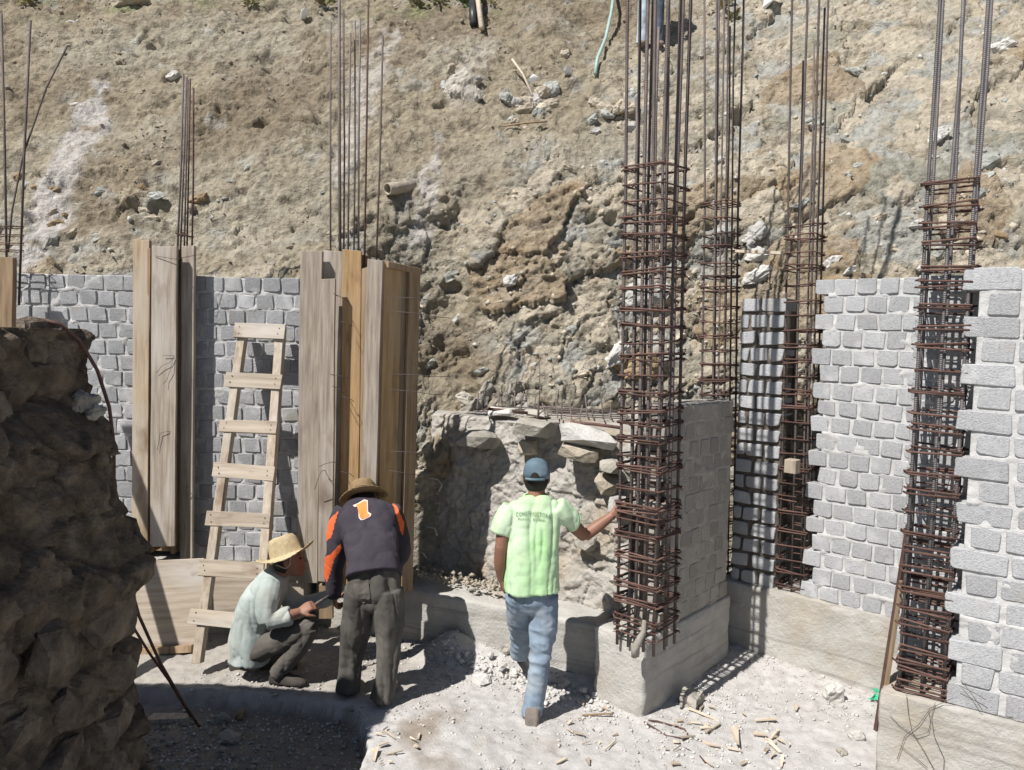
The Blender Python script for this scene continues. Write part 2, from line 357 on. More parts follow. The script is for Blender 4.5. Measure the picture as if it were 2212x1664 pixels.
Yb = np.interp(xw, HX, HYB); Zt = np.interp(xw, HX, HZT)
Ylow = Yb + prof(np.maximum(Z - Zt, 0)) + .03 * np.minimum(Z, Zt)
Yup = np.interp(X, [-9, 1, 3, 9], [6.35, 6.4, 6.3, 5.2]) + .08 + prof(np.maximum(Z - 2.4, 0))
tb_ = smooth(1.9, 4.6, Z); Y = Ylow * (1 - tb_) + Yup * tb_
B = np.stack([X, Y, Z], -1)
du = np.gradient(B, axis=0); dv = np.gradient(B, axis=1); Nn = np.cross(du, dv); Nn /= np.linalg.norm(Nn, axis=-1, keepdims=True) + 1e-9
Nn = np.where(Nn[..., 1:2] > 0, -Nn, Nn)
Bf = B.reshape(-1, 3); Nf = Nn.reshape(-1, 3)
# where each point sits in the photograph, to lay out the bands of earth, rock and lime
q = Bf - np.array([0, 0, EYE]); dep = q @ np.array(FW)
pu = CX + FPX * (q @ np.array(CR)) / dep; pv = CY - FPX * (q @ np.array(CU)) / dep
n0 = fbm(Bf * .9, 4, 101); n1 = fbm(Bf * 2.7, 4, 111)
rock = smooth(-.30, .25, (pu - 1010) / 620 + (pv - 470) / 560 * .8 - .15 + .9 * n0 + .35 * n1)
rock = np.maximum(rock, .75 * smooth(330, 520, pv + 160 * n0) * smooth(0, .3, n1 + .15))
rock *= 1 - smooth(150, 60, np.hypot((pu - 960) / 1.1, pv - 800)) * .9
def streak(pts, wid, s):
    out = np.zeros(len(pu)); wob = 34 * fbm(Bf * 3.1, 4, s)
    for (u0, v0, w0), (u1, v1, w1) in zip(pts[:-1], pts[1:]):
        L = np.hypot(u1 - u0, v1 - v0); tx, ty = (u1 - u0) / L, (v1 - v0) / L
        t = np.clip(((pu - u0) * tx + (pv - v0) * ty) / L, 0, 1)
        dd = np.hypot(pu - u0 - t * L * tx, pv - v0 - t * L * ty) + wob
        ww = w0 + (w1 - w0) * t
        out = np.maximum(out, smooth(ww * 1.25, ww * .55, dd))
    return out * smooth(-.55, .05, fbm(Bf * 7, 3, s + 9))
rock_mask = rock
lime = np.maximum.reduce([streak([(222, 185, 14), (190, 260, 34), (140, 370, 48), (95, 470, 50), (60, 560, 45)], 0, 131),
                          .6 * streak([(850, 85, 25), (790, 180, 35), (770, 300, 30), (745, 380, 25)], 0, 141),
                          .75 * streak([(950, 300, 16), (930, 400, 22), (905, 520, 24)], 0, 151),
                          .35 * streak([(1040, 130, 30), (1000, 200, 45)], 0, 161)])
# relief: broad swells, tilted slabs in the rock, crumbs in the earth
th = R_(38); SX = Bf[:, 0] * math.cos(th) + Bf[:, 2] * 1.15 * math.sin(th); SZ = -Bf[:, 0] * math.sin(th) + Bf[:, 2] * 1.15 * math.cos(th)
wob = np.stack([n0, n1], -1) * .25
f1, e1, r1 = facets(np.stack([SX / .80, SZ / .50], -1) + wob * 1.6, 200)
f2, e2, r2 = facets(np.stack([SX / .33, SZ / .21], -1) + wob * 4, 210)
f3, e3, r3 = facets(np.stack([SX / .14, SZ / .09], -1) + wob * 7, 220)
f4, e4, r4 = facets(np.stack([SX / .10, SZ / .09], -1) + wob * 3, 230)
nm = fbm(Bf * 6, 4, 301); nf = fbm(Bf * 19, 3, 311); nc = 1 - np.abs(fbm(Bf * 11, 3, 321)) * 2
gap = .5 + .5 * rock
disp = .13 * n0 + .05 * n1
ridg = 1 - 2 * np.abs(fbm(np.stack([SX / .9, SZ / .28, 0 * SX], -1), 3, 351))
n2_ = fbm(Bf * 1.6, 4, 361)
disp += (1 - rock) * (.05 * ridg * smooth(-.3, .4, n2_) + .07 * n2_)
disp += rock * (-.018 * smooth(.07, 0, e1) + .075 * f1 + .036 * f2 * (.3 + .7 * smooth(-.2, .3, n1)) + .022 * f3 + .012 * f4 - .02 * smooth(.10, 0, e2) - .008 * smooth(.12, 0, e3))
disp -= .10 * smooth(.25, .6, fbm(Bf * 1.1, 4, 403)) * (1 - rock)
disp += (1 - rock) * (.025 * nm + .022 * nc * smooth(-.1, .5, nm) + .022 * f4 * smooth(.0, .4, n1 + .2) + .035 * f2 * smooth(.0, .4, n0))
disp += .020 * nf + .016 * fbm(Bf * 42, 2, 341) + .02 * nm
hole = smooth(.45, .60, fbm(Bf * np.array([2.2, 2.2, 3.2]), 3, 331)) * .10
disp -= hole
disp *= smooth(.3, 1.2, Bf[:, 2] - .2)
HV = Bf + Nf * disp[:, None]
me = mesh_np('hillside', HV, grid_faces(NU, NV), True)
dirt = np.array([.345, .308, .238]); dirt2 = np.array([.27, .232, .172]); grey = np.array([.365, .345, .295]); green = np.array([.335, .335, .29])
cream = np.array([.53, .485, .405]); ochre = np.array([.35, .27, .18]); limec = np.array([.54, .525, .52]); pgrey = np.array([.42, .425, .405])
def lerp(a, b, t): return a + (b - a) * np.clip(t, 0, 1)[:, None]
col = lerp(dirt + 0 * Bf, dirt2, smooth(-.1, .5, n1 + .4 * nm))
col = lerp(col, np.array([.385, .362, .30]), .75 * smooth(-.15, .4, fbm(Bf * 1.3, 4, 401)))
col = lerp(col, np.array([.235, .195, .142]), .8 * smooth(.05, .45, fbm(Bf * .8, 4, 403)))
col = lerp(col, pgrey, .55 * smooth(.25, .5, fbm(Bf * 4.3, 4, 405)))
rc = lerp(grey + 0 * Bf, green, smooth(.35, .6, r1))
rc = lerp(rc, cream, smooth(.54, .60, r2) * .9)
rc = lerp(rc, cream, .7 * smooth(.55, .62, r1) * smooth(.75, .68, r1))
rc = lerp(rc, pgrey, smooth(.3, .22, r2))
rc = lerp(rc, ochre, smooth(.80, .86, r1) * .7 + .35 * smooth(.88, .92, r3))
rc = lerp(rc, dirt, .6 * smooth(.0, .5, nm + .4 * n1))
col = lerp(col, rc, rock)
col = lerp(col, limec, lime)
col = lerp(col, np.array([.25, .185, .115]), .8 * smooth(.50, .75, fbm(Bf * 2.1, 3, 415)))
weed = smooth(60, -10, pv + 60 * n0) * smooth(.0, .5, fbm(Bf * 3, 4, 421)) * smooth(1300, 900, pu)
col = lerp(col, np.array([.20, .24, .10]), .6 * weed)
col *= (.89 * (1 + .22 * nf + .14 * nm))[:, None] * np.array([1.0, .985, .955])
ca = me.color_attributes.new('col', 'FLOAT_COLOR', 'POINT')
ca.data.foreach_set('color', np.concatenate([np.clip(col, .03, .75), np.ones((len(col), 1))], 1).astype(np.float32).ravel())
tag(obj('hillside', me, M['hill']), kind='structure')
q = HV - np.array([0, 0, EYE]); dep = q @ np.array(FW)
hpu = CX + FPX * (q @ np.array(CR)) / dep; hpv = CY - FPX * (q @ np.array(CU)) / dep
def hill(u, v):
    """point and normal of the hillside seen at a photo position"""
    k = int(np.argmin((hpu - u) ** 2 + (hpv - v) ** 2)); return Vector(HV[k]), Vector(Nf[k])

def rough_hull(name, pts, mt, par, amp):
    me = MB().hull(pts).mesh(name); bm = bmesh.new(); bm.from_mesh(me); bmesh.ops.triangulate(bm, faces=bm.faces)
    for _ in range(2): bmesh.ops.subdivide_edges(bm, edges=bm.edges, cuts=1, use_grid_fill=True)
    bm.normal_update(); vs = list(bm.verts); co = np.array([v.co[:] for v in vs]); no = np.array([v.normal[:] for v in vs]); k = 100 * random.random()
    co = co + no * (amp * fbm(co * 11 + k, 4, 970))[:, None]
    for v, c in zip(vs, co): v.co = c
    bm.to_mesh(me); bm.free(); return obj(name, me, mt, par)
# ================================================================ block walls
def block_mesh(i, w, h, d):
    r = random.Random(i * 31 + int(w * 1000)); mb = MB()
    rad = [r.choice((.005, .008, .011, .015, .024)) for _ in range(4)]; skew = [(r.uniform(-.007, .007), r.uniform(-.005, .005)) for _ in range(4)]
    def ring(inset, y):
        out = []
        for q, (sx, sz) in enumerate(((1, 1), (-1, 1), (-1, -1), (1, -1))):
            rr = max(.004, rad[q] - inset * .5); cx = sx * (w / 2 - inset - rr) + skew[q][0]; cz = sz * (h / 2 - inset - rr) + skew[q][1]
            for k in range(4):
                a = math.pi / 2 * (q + k / 3); out.append(V(cx + rr * math.cos(a), y, cz + rr * math.sin(a)))
        return out
    N = 16; vs = ring(0.0, d) + ring(0.0, .005) + ring(.004, 0.0) + [V(0, -.0015, 0)]; fs = []
    for a in (0, 1): fs += [(a * N + j, a * N + (j + 1) % N, (a + 1) * N + (j + 1) % N, (a + 1) * N + j) for j in range(N)]
    fs += [(2 * N + j, 2 * N + (j + 1) % N, 3 * N) for j in range(N)]
    return mb.add(vs, fs).mesh('block')
BM = {}
def blockset(w, h, d, mt='block'):
    key = (w, h, d, mt)
    if key not in BM:
        BM[key] = [block_mesh(i, w, h, d) for i in range(12)]
        for b in BM[key]: b.materials.append(M[mt])
    return BM[key]
def block_wall(name, label, origin, ang, L, z0, z1, ch=.1245, pitch=.147, bw=.132, thick=.26, mortar='mortar', bond='header', trim=.04, ragged=0.0, joint=.016, seed=0, fill=None, bmt='block', tooth=.075):
    r = random.Random(seed + 99)
    e = empty(name, origin, ang, label=label, cat='wall')
    rows = int(round((z1 - z0) / ch)); H = rows * ch
    # mortar body
    nx, nz = max(4, int((L - 2 * trim) / .0125)), int(H / .0125)
    xs = np.linspace(trim, L - trim, nx); zs = np.linspace(z0, z0 + H - .01, nz)
    XX, ZZ = np.meshgrid(xs, zs, indexing='ij'); Pm = np.stack([XX.ravel() + seed * 3.1, XX.ravel() * 0, ZZ.ravel()], -1)
    nb = fbm(Pm * 9, 4, 500 + seed); nb2 = fbm(Pm * 34, 3, 510 + seed)
    dj = np.abs(((ZZ.ravel() - z0) / ch + .5) % 1 - .5) * ch
    yy = (.022 if mortar == 'mortar_brown' else .006 if mortar == 'mortar_earth' else .011) - .009 * smooth(.15, .45, nb) - .007 * smooth(.022, .008, dj) * smooth(.0, .5, nb + .1) + .005 * nb2
    fr = np.stack([XX.ravel(), yy, ZZ.ravel()], -1); n = len(fr)
    bk = fr.copy(); bk[:, 1] = thick - .02
    f1 = grid_faces(nx, nz)
    idx = np.arange(n).reshape(nx, nz); rim = np.concatenate([idx[:, 0], idx[-1, 1:], idx[-2::-1, -1], idx[0, -2:0:-1]])
    nxt = np.roll(rim, -1); f2 = np.stack([rim, rim + n, nxt + n, nxt], -1)
    mm = mesh_np('mortar', np.concatenate([fr, bk]), np.concatenate([f1, f1[:, ::-1] + n, f2]), False)
    obj('mortar', mm, M[mortar], e)
    for k in range(rows):
        zc = z0 + (k + .5) * ch + r.uniform(-.004, .004)
        stretcher = bond == 'mixed' and k % 2 == 0
        p = .275 if stretcher else pitch; w = p - joint
        off = (.5 * pitch if k % 2 else 0.0) + r.uniform(-.02, .02)
        x = off - (p * .5 if bond == 'header' else 0) + p * .5
        if bond == 'mixed': x = (p * .5 if stretcher else p * .5 + tooth) + r.uniform(-.015, .02)
        if fill:
            x = 0.0
            for w in fill[k % len(fill)]:
                o = bpy.data.objects.new('block', r.choice(blockset(round(w - joint, 3), (ch - .03) if mortar == 'mortar_brown' else ch - .0125, thick - .02, bmt))); COL.objects.link(o); o.parent = e
                o.location = (x + w / 2 + r.uniform(-.004, .004), r.uniform(-.006, .004), zc); o.rotation_euler = (r.gauss(0, .012), r.gauss(0, .02), r.gauss(0, .012)); x += w
            continue
        ms = blockset(round(w, 3), ch - .0125, thick - .02, bmt)
        while x < L - p * .30:
            if x - p * .5 > -.08:
                if not (ragged and k == rows - 1 and r.random() < ragged):
                    o = bpy.data.objects.new('block', r.choice(ms)); COL.objects.link(o); o.parent = e
                    o.location = (x + r.uniform(-.004, .004), r.uniform(-.003, .005), zc)
                    o.rotation_euler = (r.gauss(0, .012), r.gauss(0, .016), r.gauss(0, .012))
                    o.scale = (r.uniform(.93, 1.03), 1, r.uniform(.93, 1.04))
            x += p * r.uniform(.985, 1.03)
    return e
CH = .1245
RA = R_(-41); RX = V(math.cos(RA), math.sin(RA), 0); RC = V(-math.sin(RA), math.cos(RA), 0)   # right wall: along, into
FA = R_(-34); FX_ = V(math.cos(FA), math.sin(FA), 0); FC = V(-math.sin(FA), math.cos(FA), 0)
RO = V(2.45, 5.40, 0)
block_wall('block_wall', 'grey block wall panel left of the narrow column formwork, beside the shaded stone wall', (-4.5, 5.95, 0), 0, 1.62, .62, 2.90, seed=1)
block_wall('block_wall', 'grey block wall panel behind the ladder, between the two column formworks', (-2.53, 5.95, 0), 0, 1.05, .62, 2.90, seed=2)
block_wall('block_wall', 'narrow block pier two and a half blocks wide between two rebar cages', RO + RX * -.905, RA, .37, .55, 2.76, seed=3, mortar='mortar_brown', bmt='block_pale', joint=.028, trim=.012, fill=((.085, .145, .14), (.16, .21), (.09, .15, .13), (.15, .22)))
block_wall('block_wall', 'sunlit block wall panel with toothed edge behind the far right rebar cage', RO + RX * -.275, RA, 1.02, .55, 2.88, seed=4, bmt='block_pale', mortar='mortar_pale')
KC = V(.89, 4.78, 0)
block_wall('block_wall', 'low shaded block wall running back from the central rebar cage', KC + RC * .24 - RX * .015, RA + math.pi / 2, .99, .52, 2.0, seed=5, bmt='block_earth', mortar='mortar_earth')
FM = V(2.12, 4.22, 0)
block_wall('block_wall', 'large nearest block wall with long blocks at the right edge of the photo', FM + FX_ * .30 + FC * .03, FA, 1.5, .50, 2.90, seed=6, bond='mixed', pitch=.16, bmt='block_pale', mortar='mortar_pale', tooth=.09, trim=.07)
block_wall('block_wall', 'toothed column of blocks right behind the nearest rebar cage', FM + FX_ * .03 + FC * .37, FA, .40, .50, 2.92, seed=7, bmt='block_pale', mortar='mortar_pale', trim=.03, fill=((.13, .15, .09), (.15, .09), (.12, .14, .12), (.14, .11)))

# ---------------------------------------------------------------- concrete footings
def rough_box(size, res=.03, rad=.02, amp=.006, fs=6, seed=0, shear=None):
    """a box from 0,0,0 to size with rounded, uneven faces; returns verts, faces"""
    sx, sy, sz = size; vs = []; fa = []; off = 0
    def face(o, a, b):
        nonlocal off
        na = max(2, int(a.length / res) + 1); nb = max(2, int(b.length / res) + 1)
        for i in range(na):
            for j in range(nb): vs.append(o + a * (i / (na - 1)) + b * (j / (nb - 1)))
        for i in range(na - 1):
            for j in range(nb - 1): fa.append((off + i * nb + j, off + (i + 1) * nb + j, off + (i + 1) * nb + j + 1, off + i * nb + j + 1))
        off += na * nb
    X, Y, Z, O = V(sx, 0, 0), V(0, sy, 0), V(0, 0, sz), V(0, 0, 0)
    face(O, X, Z); face(Y, Z, X); face(O, Z, Y); face(X, Y, Z); face(O, Y, X); face(Z, X, Y)
    Pn = np.array(vs); lo = np.full(3, rad); hi = np.array(size) - rad
    qn = np.clip(Pn, lo, hi); n = Pn - qn; ln = np.linalg.norm(n, axis=1, keepdims=True); n = n / np.maximum(ln, 1e-9)
    # points on flat faces: their normal is the face axis already
    pos = qn + n * rad
    pos = pos + n * (amp * fbm(pos * fs + seed * 7.7, 4, 600 + seed) + amp * .8 * fbm(pos * fs * .3 + seed, 3, 610))[:, None]
    nb_ = ((Pn < .03) | (Pn > np.array(size) - .03)).sum(1) >= 2
    pos = pos - n * (np.where(nb_, .020, 0) * np.clip(fbm(pos * 13 + seed, 3, 620) + .1, 0, 1))[:, None]
    if shear is not None: pos = shear(pos)
    return pos, np.array(fa)
def footing(name, label, origin, ang, size, seed, cat='footing', mt='concrete', **k):
    p, f = rough_box(size, seed=seed, **k)
    me = mesh_np(name, p, f, True); bm = bmesh.new(); bm.from_mesh(me); bmesh.ops.remove_doubles(bm, verts=bm.verts, dist=.0005); bmesh.ops.recalc_face_normals(bm, faces=bm.faces); bm.to_mesh(me); bm.free()
    me.polygons.foreach_set('use_smooth', np.ones(len(me.polygons), bool))
    o = obj(name, me, M[mt]); o.location = origin; o.rotation_euler = (0, 0, ang); tag(o, label, cat); return o
footing('concrete_footing', 'concrete footing beam under the left block wall behind the plywood sheet', (-4.6, 5.83, -.2), 0, (3.0, .5, .82), 1)
def sh1(p):
    q = p.copy(); t = p[:, 0] / 1.62
    q[:, 2] = p[:, 2] - .06 * t * (p[:, 2] > .3); return q
bd = V(.66, 5.20, 0) - V(-.86, 5.80, 0); bang = math.atan2(bd.y, bd.x)
footing('concrete_footing', 'low concrete footing beam behind the men, marked with their shadows', (-.86 - .75 * math.cos(bang), 5.80 - .75 * math.sin(bang), -.2), bang, (bd.length + .75, .42, .735), 2, rad=.03, amp=.016, fs=6, res=.02, shear=sh1)
pier = footing('concrete_footing', 'concrete footing block with a sharp corner under the central rebar cage', KC - RX * .40, RA + 0, (.40, 1.25, .72), 3, rad=.014, amp=.012, fs=9, res=.02); pier.location.z = -.2
foot_r = footing('concrete_footing', 'long concrete footing under the sunlit right block wall', RO + RX * -1.35 - RC * .035, RA, (2.6, .5, .76), 4, rad=.014, amp=.012, fs=8, res=.02); foot_r.location.z = -.2
foot_f = footing('concrete_footing', 'yellowed concrete footing in the lower right corner under the nearest cage', FM - V(0, 0, 0), FA, (1.9, .6, .70), 5, rad=.012, amp=.010, fs=8, res=.02); foot_f.location.z = -.2

# ---------------------------------------------------------------- rubble retaining wall in the middle
ru = empty('rubble_wall', (-.45, 5.98, .4), label='rough rubble and cement retaining wall behind the man in green', cat='wall')
def rsheet():
    a = V(-.72, 6.52, 0); b = V(.90, 5.47, 0); n = 200; mz = 150
    t = np.linspace(0, 1, n); z = np.linspace(.42, 1.76, mz); T, Zq = np.meshgrid(t, z, indexing='ij')
    d = (b - a); nrm = V(d.y, -d.x, 0).normalized()
    base = np.array(a)[None] + T.ravel()[:, None] * np.array(d)[None]; base[:, 2] = Zq.ravel()
    pl = np.stack([T.ravel() * d.length, Zq.ravel()], -1)
    g1, e1, _ = facets(pl / [.30, .20] + .3 * np.stack([fbm(base * 3, 3, 701), fbm(base * 3, 3, 702)], -1), 703)
    g2, e2, _ = facets(pl / [.11, .08] + .4 * np.stack([fbm(base * 6, 3, 704), fbm(base * 6, 3, 705)], -1), 706)
    dd = .02 * g1 + .015 * g2 + .07 * fbm(base * 2.0, 3, 707) + .035 * fbm(base * 7, 4, 708) + .018 * fbm(base * 26, 3, 710) - .03 * smooth(.45, .7, fbm(base * 5, 3, 711))
    dd = dd - .06 * (Zq.ravel() - 1.0)
    v = base + np.array(nrm)[None] * dd[:, None]
    # the top: a levelled pad that runs back to the hill
    m2 = 60; back = []
    for j in range(1, m2):
        s = j / (m2 - 1); row = v.reshape(n, mz, 3)[:, -1, :].copy()
        row[:, 1] += s * 1.55; row[:, 0] += s * .25
        row[:, 2] = 1.77 + .02 * fbm(row * 5, 3, 709) + .03 * s
        back.append(row)
    grid = np.concatenate([v.reshape(n, mz, 3), np.stack(back, 1)], 1)
    return grid.reshape(-1, 3) - np.array([-.45, 5.98, .4]), grid_faces(n, mz + m2 - 1)
v_, f_ = rsheet(); obj('cement_face', mesh_np('cement_face', v_, f_, True), M['rubble_core'], ru)
def stone_child(u0, v0, u1, v1, Yc, dpt, mt, tilt=0.0, par=ru, n=26, nm='stone', zr=0.0):
    c = at((u0 + u1) / 2, (v0 + v1) / 2, Yc); hw = (u1 - u0) / 2 / FPX * Yc; hh = (v1 - v0) / 2 / FPX * Yc
    pts = []
    for _ in range(n):
        x, y, z = random.uniform(-1, 1), random.uniform(-1, 1), random.uniform(-1, 1)
        k = (abs(x) ** 5 + abs(y) ** 5 + abs(z) ** 5) ** (-1 / 5) * random.uniform(.88, 1.0)
        pts.append((x * k * hw, y * k * dpt, z * k * hh))
    o = rough_hull(nm, pts, mt, par, min(hw, hh, dpt) * .22)
    o.rotation_euler = (random.gauss(0, .08), tilt, zr or bang)
    o.location = c - (par.location if par else V(0, 0, 0)); return o
for a in [(992, 928, 1088, 966, 6.12, .2, 'stone', .05), (1108, 902, 1204, 942, 5.86, .17, 'stone', .08), (1204, 922, 1336, 968, 5.52, .13, 'pale_rock', .17),
          (1206, 958, 1300, 992, 5.56, .12, 'cream_rock', .15), (1296, 990, 1345, 1026, 5.46, .1, 'stone', .1), (1120, 950, 1165, 985, 5.95, .08, 'cream_rock', 0), (1285, 1024, 1338, 1072, 5.5, .1, 'cream_rock', .3),
          (1316, 1070, 1352, 1110, 5.44, .09, 'pale_rock', 0), (1240, 1150, 1290, 1190, 5.58, .06, 'stone', .2),
          (1040, 880, 1120, 899, 6.25, .10, 'pale_rock', 0), (1130, 885, 1190, 900, 6.3, .08, 'stone', .1)]:
    stone_child(*a[:6], M[a[6]], a[7])
# ---------------------------------------------------------------- shaded stone wall at the left
sw = empty('stone_wall', (-2.4, 3.0, 0), label='big dark field-stone wall in shade along the left edge of the photo', cat='wall')
def swall():
    sil = [(188, 700), (186, 735), (188, 800), (192, 860), (240, 925), (256, 1000), (262, 1080), (300, 1150), (322, 1195), (316, 1250), (286, 1290), (296, 1380), (312, 1500), (332, 1600), (352, 1700), (372, 1800)]
    zz_, xx_ = [], []
    for u, v in sil:
        p = at(u, v, 3.6); zz_.append(p.z); xx_.append(p.x)
    zz_, xx_ = np.array(zz_)[::-1], np.array(xx_)[::-1]
    prof_ = []
    for z in np.linspace(-.25, 2.44, 170): prof_.append((np.interp(z, zz_, xx_), z))
    # far end face, visible face, then the top
    ys = np.concatenate([np.linspace(3.62, 2.3, 130), np.linspace(2.2, -.6, 30)])
    Pn = np.array([[x, y, z] for y in ys for x, z in prof_]); n, mz = len(ys), len(prof_)
    t = (3.62 - Pn[:, 1]); Pn[:, 0] -= .10 * t
    pl = Pn[:, 1:] + .12 * np.stack([fbm(Pn * 2.5, 3, 801), fbm(Pn * 2.5, 3, 802)], -1)
    g1, e1, _ = facets(pl / [.30, .24], 803); g2, e2, _ = facets(pl / [.12, .10], 806)
    dd = .05 * g1 + .025 * g2 + .05 * fbm(Pn * 2, 3, 807) + .03 * fbm(Pn * 9, 4, 808) - .03 * smooth(.14, 0, e1)
    Pn[:, 0] += (dd - .02 + .022 * fbm(Pn * 24, 4, 813)) * smooth(-.05, .1, t + .06); Pn[:, 1] += .03 * fbm(Pn * 5, 3, 809)
    G = Pn.reshape(n, mz, 3)
    topr = []
    for s in np.linspace(0, 1, 40)[1:]:
        row = G[:, -1, :].copy(); row[:, 0] -= s * 2.2; row[:, 2] = 2.44 + .03 * fbm(row * 4, 4, 811) + .012 * fbm(row * 16, 3, 812) - .02; topr.append(row)
    G = np.concatenate([G, np.stack(topr, 1)], 1)
    endr = G[0:1].copy()
    rows = []
    for s in np.linspace(1, 0, 20)[:-1]:
        rr = G[0].copy(); rr[:, 0] -= s * 1.2; rr[:, 1] += .02 + .10 * s; rr[mz:, 0] = rr[mz:, 0]
        rows.append(rr)
    G = np.concatenate([np.stack(rows), G], 0)
    return G.reshape(-1, 3) - np.array([-2.4, 3.0, 0]), grid_faces(G.shape[0], G.shape[1])
v_, f_ = swall(); obj('earth_core', mesh_np('earth_core', v_, f_, True), M['earth_wall'], sw)
sr = random.Random(5)
zc = -.05
while zc < 2.3:
    hh = sr.uniform(.10, .16); yc = 3.5 - sr.uniform(0, .15)
    while yc > 2.2:
        ww = sr.uniform(.11, .20)
        v2 = np.interp(zc + hh, [.0, .29, .9, 1.2, 1.45, 1.7, 2.0, 2.43], [-1.62, -1.70, -1.76, -1.72, -1.86, -1.90, -2.0, -2.03])
        pts = []
        for _ in range(22):
            x, y, z = sr.uniform(-1, 1), sr.uniform(-1, 1), sr.uniform(-1, 1); k = (abs(x) ** 4 + abs(y) ** 4 + abs(z) ** 4) ** (-.25) * sr.uniform(.85, 1)
            pts.append((x * k * .085, y * k * ww, z * k * hh))
        o = rough_hull('stone', pts, M['stone_dark'], sw, .016)
        o.location = (v2 - .10 * (3.62 - yc) - .064 + sr.uniform(-.015, .012) + 2.4, yc - 3.0, zc + hh)
        o.rotation_euler = (sr.gauss(0, .14), sr.gauss(0, .06) - .12, sr.gauss(.05, .08))
        yc -= ww * 2 + sr.uniform(.02, .05)
    zc += hh * 2 + .03
for (u, v, s) in ((178, 866, .07), (205, 890, .05)):
    o = rough_rock('lump', 24, s, s, s * .8, M['stone'], sw, amp=.5); o.location = at(u, v, 3.5) - sw.location

# ================================================================ formwork, ladder, boards
def plank(par, top, bot, wpx, Y, th, mt, Yt=None, yaw=0.0, name='plank', sag=0.0):
    """a board from photo point bot to top at depth Y, wpx wide; child of par"""
    a = at(*bot, Y); b = at(*top, Yt or Y); w = wpx / FPX * Y / 2
    wv = V(math.cos(yaw), math.sin(yaw), 0) * w; d = (b - a).normalized(); hv = d.cross(wv).normalized() * th / 2
    a, b = a - par.location, b - par.location
    L = (b - a).length; c = (a + b) / 2
    X = wv.normalized(); Zv = (b - a).normalized(); Yv = Zv.cross(X).normalized(); X = Yv.cross(Zv)
    mb = MB(); n = 7
    vs = []
    for i in range(n):
        t = i / (n - 1) - .5; bow = sag * (1 - 4 * t * t); jx = random.uniform(-.0025, .0025)
        ez = (random.uniform(-.006, .006) if i in (0, n - 1) else 0)
        for x, y in ((-1, -1), (1, -1), (1, 1), (-1, 1)): vs.append(V(x * w + jx, y * th / 2 + bow, t * L + ez * x))
    fs = [(i * 4 + j, i * 4 + (j + 1) % 4, (i + 1) * 4 + (j + 1) % 4, (i + 1) * 4 + j) for i in range(n - 1) for j in range(4)] + [(3, 2, 1, 0), tuple((n - 1) * 4 + j for j in range(4))]
    o = mb.add(vs, fs).build(name, mt, par, bevel=.003)
    o.matrix_local = Matrix.Translation(c) @ Matrix((X, Yv, Zv)).transposed().to_4x4(); return o
def wire(par, pts, r=.0022, mt='wire', name='tie_wire'):
    return MB().tube([p - par.location if par else p for p in pts], r, 5).build(name, M[mt], par, True)

fl = empty('column_formwork', (-2.72, 5.85, .6), label='narrow column formwork of upright planks between the two left block panels', cat='formwork')
plank(fl, (308, 519), (305, 1172), 35, 5.80, .045, M['wood_tan'], Yt=5.84)
plank(fl, (357, 533), (352, 1180), 54, 5.77, .028, M['wood_grey'])
plank(fl, (408, 532), (404, 1206), 27, 5.86, .04, M['wood_grey'])
plank(fl, (334, 540), (333, 1190), 50, 5.90, .025, M['wood_brown'], yaw=R_(88))
plank(fl, (388, 540), (385, 1190), 55, 5.90, .025, M['wood_brown'], yaw=R_(88))
plank(fl, (360, 545), (357, 1190), 62, 6.02, .025, M['wood_brown'])
wire(fl, [at(384, 768, 5.78), at(372, 769, 5.745), at(352, 768, 5.742)], .0018)
wire(fl, [at(376, 770, 5.745), at(366, 784, 5.74), at(350, 790, 5.738), at(338, 806, 5.745)], .0016)
wire(fl, [at(374, 772, 5.745), at(368, 800, 5.738), at(360, 822, 5.745), at(352, 830, 5.73)], .0016)
wire(fl, [at(380, 934, 5.78), at(362, 932, 5.745), at(346, 936, 5.742), at(342, 960, 5.745), at(339, 972, 5.742)], .0018)
wire(fl, [at(335, 553, 5.75), at(378, 560, 5.73), at(420, 552, 5.80)])
wire(fl, [at(402, 1050, 5.83), at(408, 1062, 5.82), at(404, 1070, 5.82)])

fc = empty('column_formwork', (-1.15, 5.6, .5), label='large column formwork of tall planks behind the man in the dark jersey', cat='formwork')
plank(fc, (674, 543), (664, 1258), 46, 5.62, .045, M['wood_grey'])
plank(fc, (709, 603), (704, 1256), 31, 5.58, .04, M['wood_grey'], Yt=5.56)
plank(fc, (724, 543), (716, 1262), 50, 5.69, .025, M['wood_grey'])
plank(fc, (762, 541), (752, 1262), 40, 5.66, .03, M['wood_amber'])
plank(fc, (690, 560), (680, 1258), 34, 5.72, .02, M['wood_brown'], yaw=R_(60))
plank(fc, (812, 562), (792, 1262), 34, 5.44, .05, M['wood_grey'], yaw=R_(-8), name='corner_plank')
plank(fc, (790, 552), (778, 1262), 24, 5.72, .02, M['wood_brown'], yaw=R_(75))
q0, q1 = at(784, 556, 5.66), at(797, 560, 5.47); MB().beam(V((q0.x + q1.x) / 2, (q0.y + q1.y) / 2, .52) - fc.location, V((q0.x + q1.x) / 2, (q0.y + q1.y) / 2, 2.92) - fc.location, V(q1.x - q0.x, q1.y - q0.y, 0) * .5, V(q1.y - q0.y, q0.x - q1.x, 0).normalized() * .01).build('plank', M['wood_brown'], fc, bevel=.002)
cA = at(828, 566, 5.45); bA = at(812, 1262, 5.45)
Cd = V(.656, .755, 0); Rn = V(.755, -.656, 0)
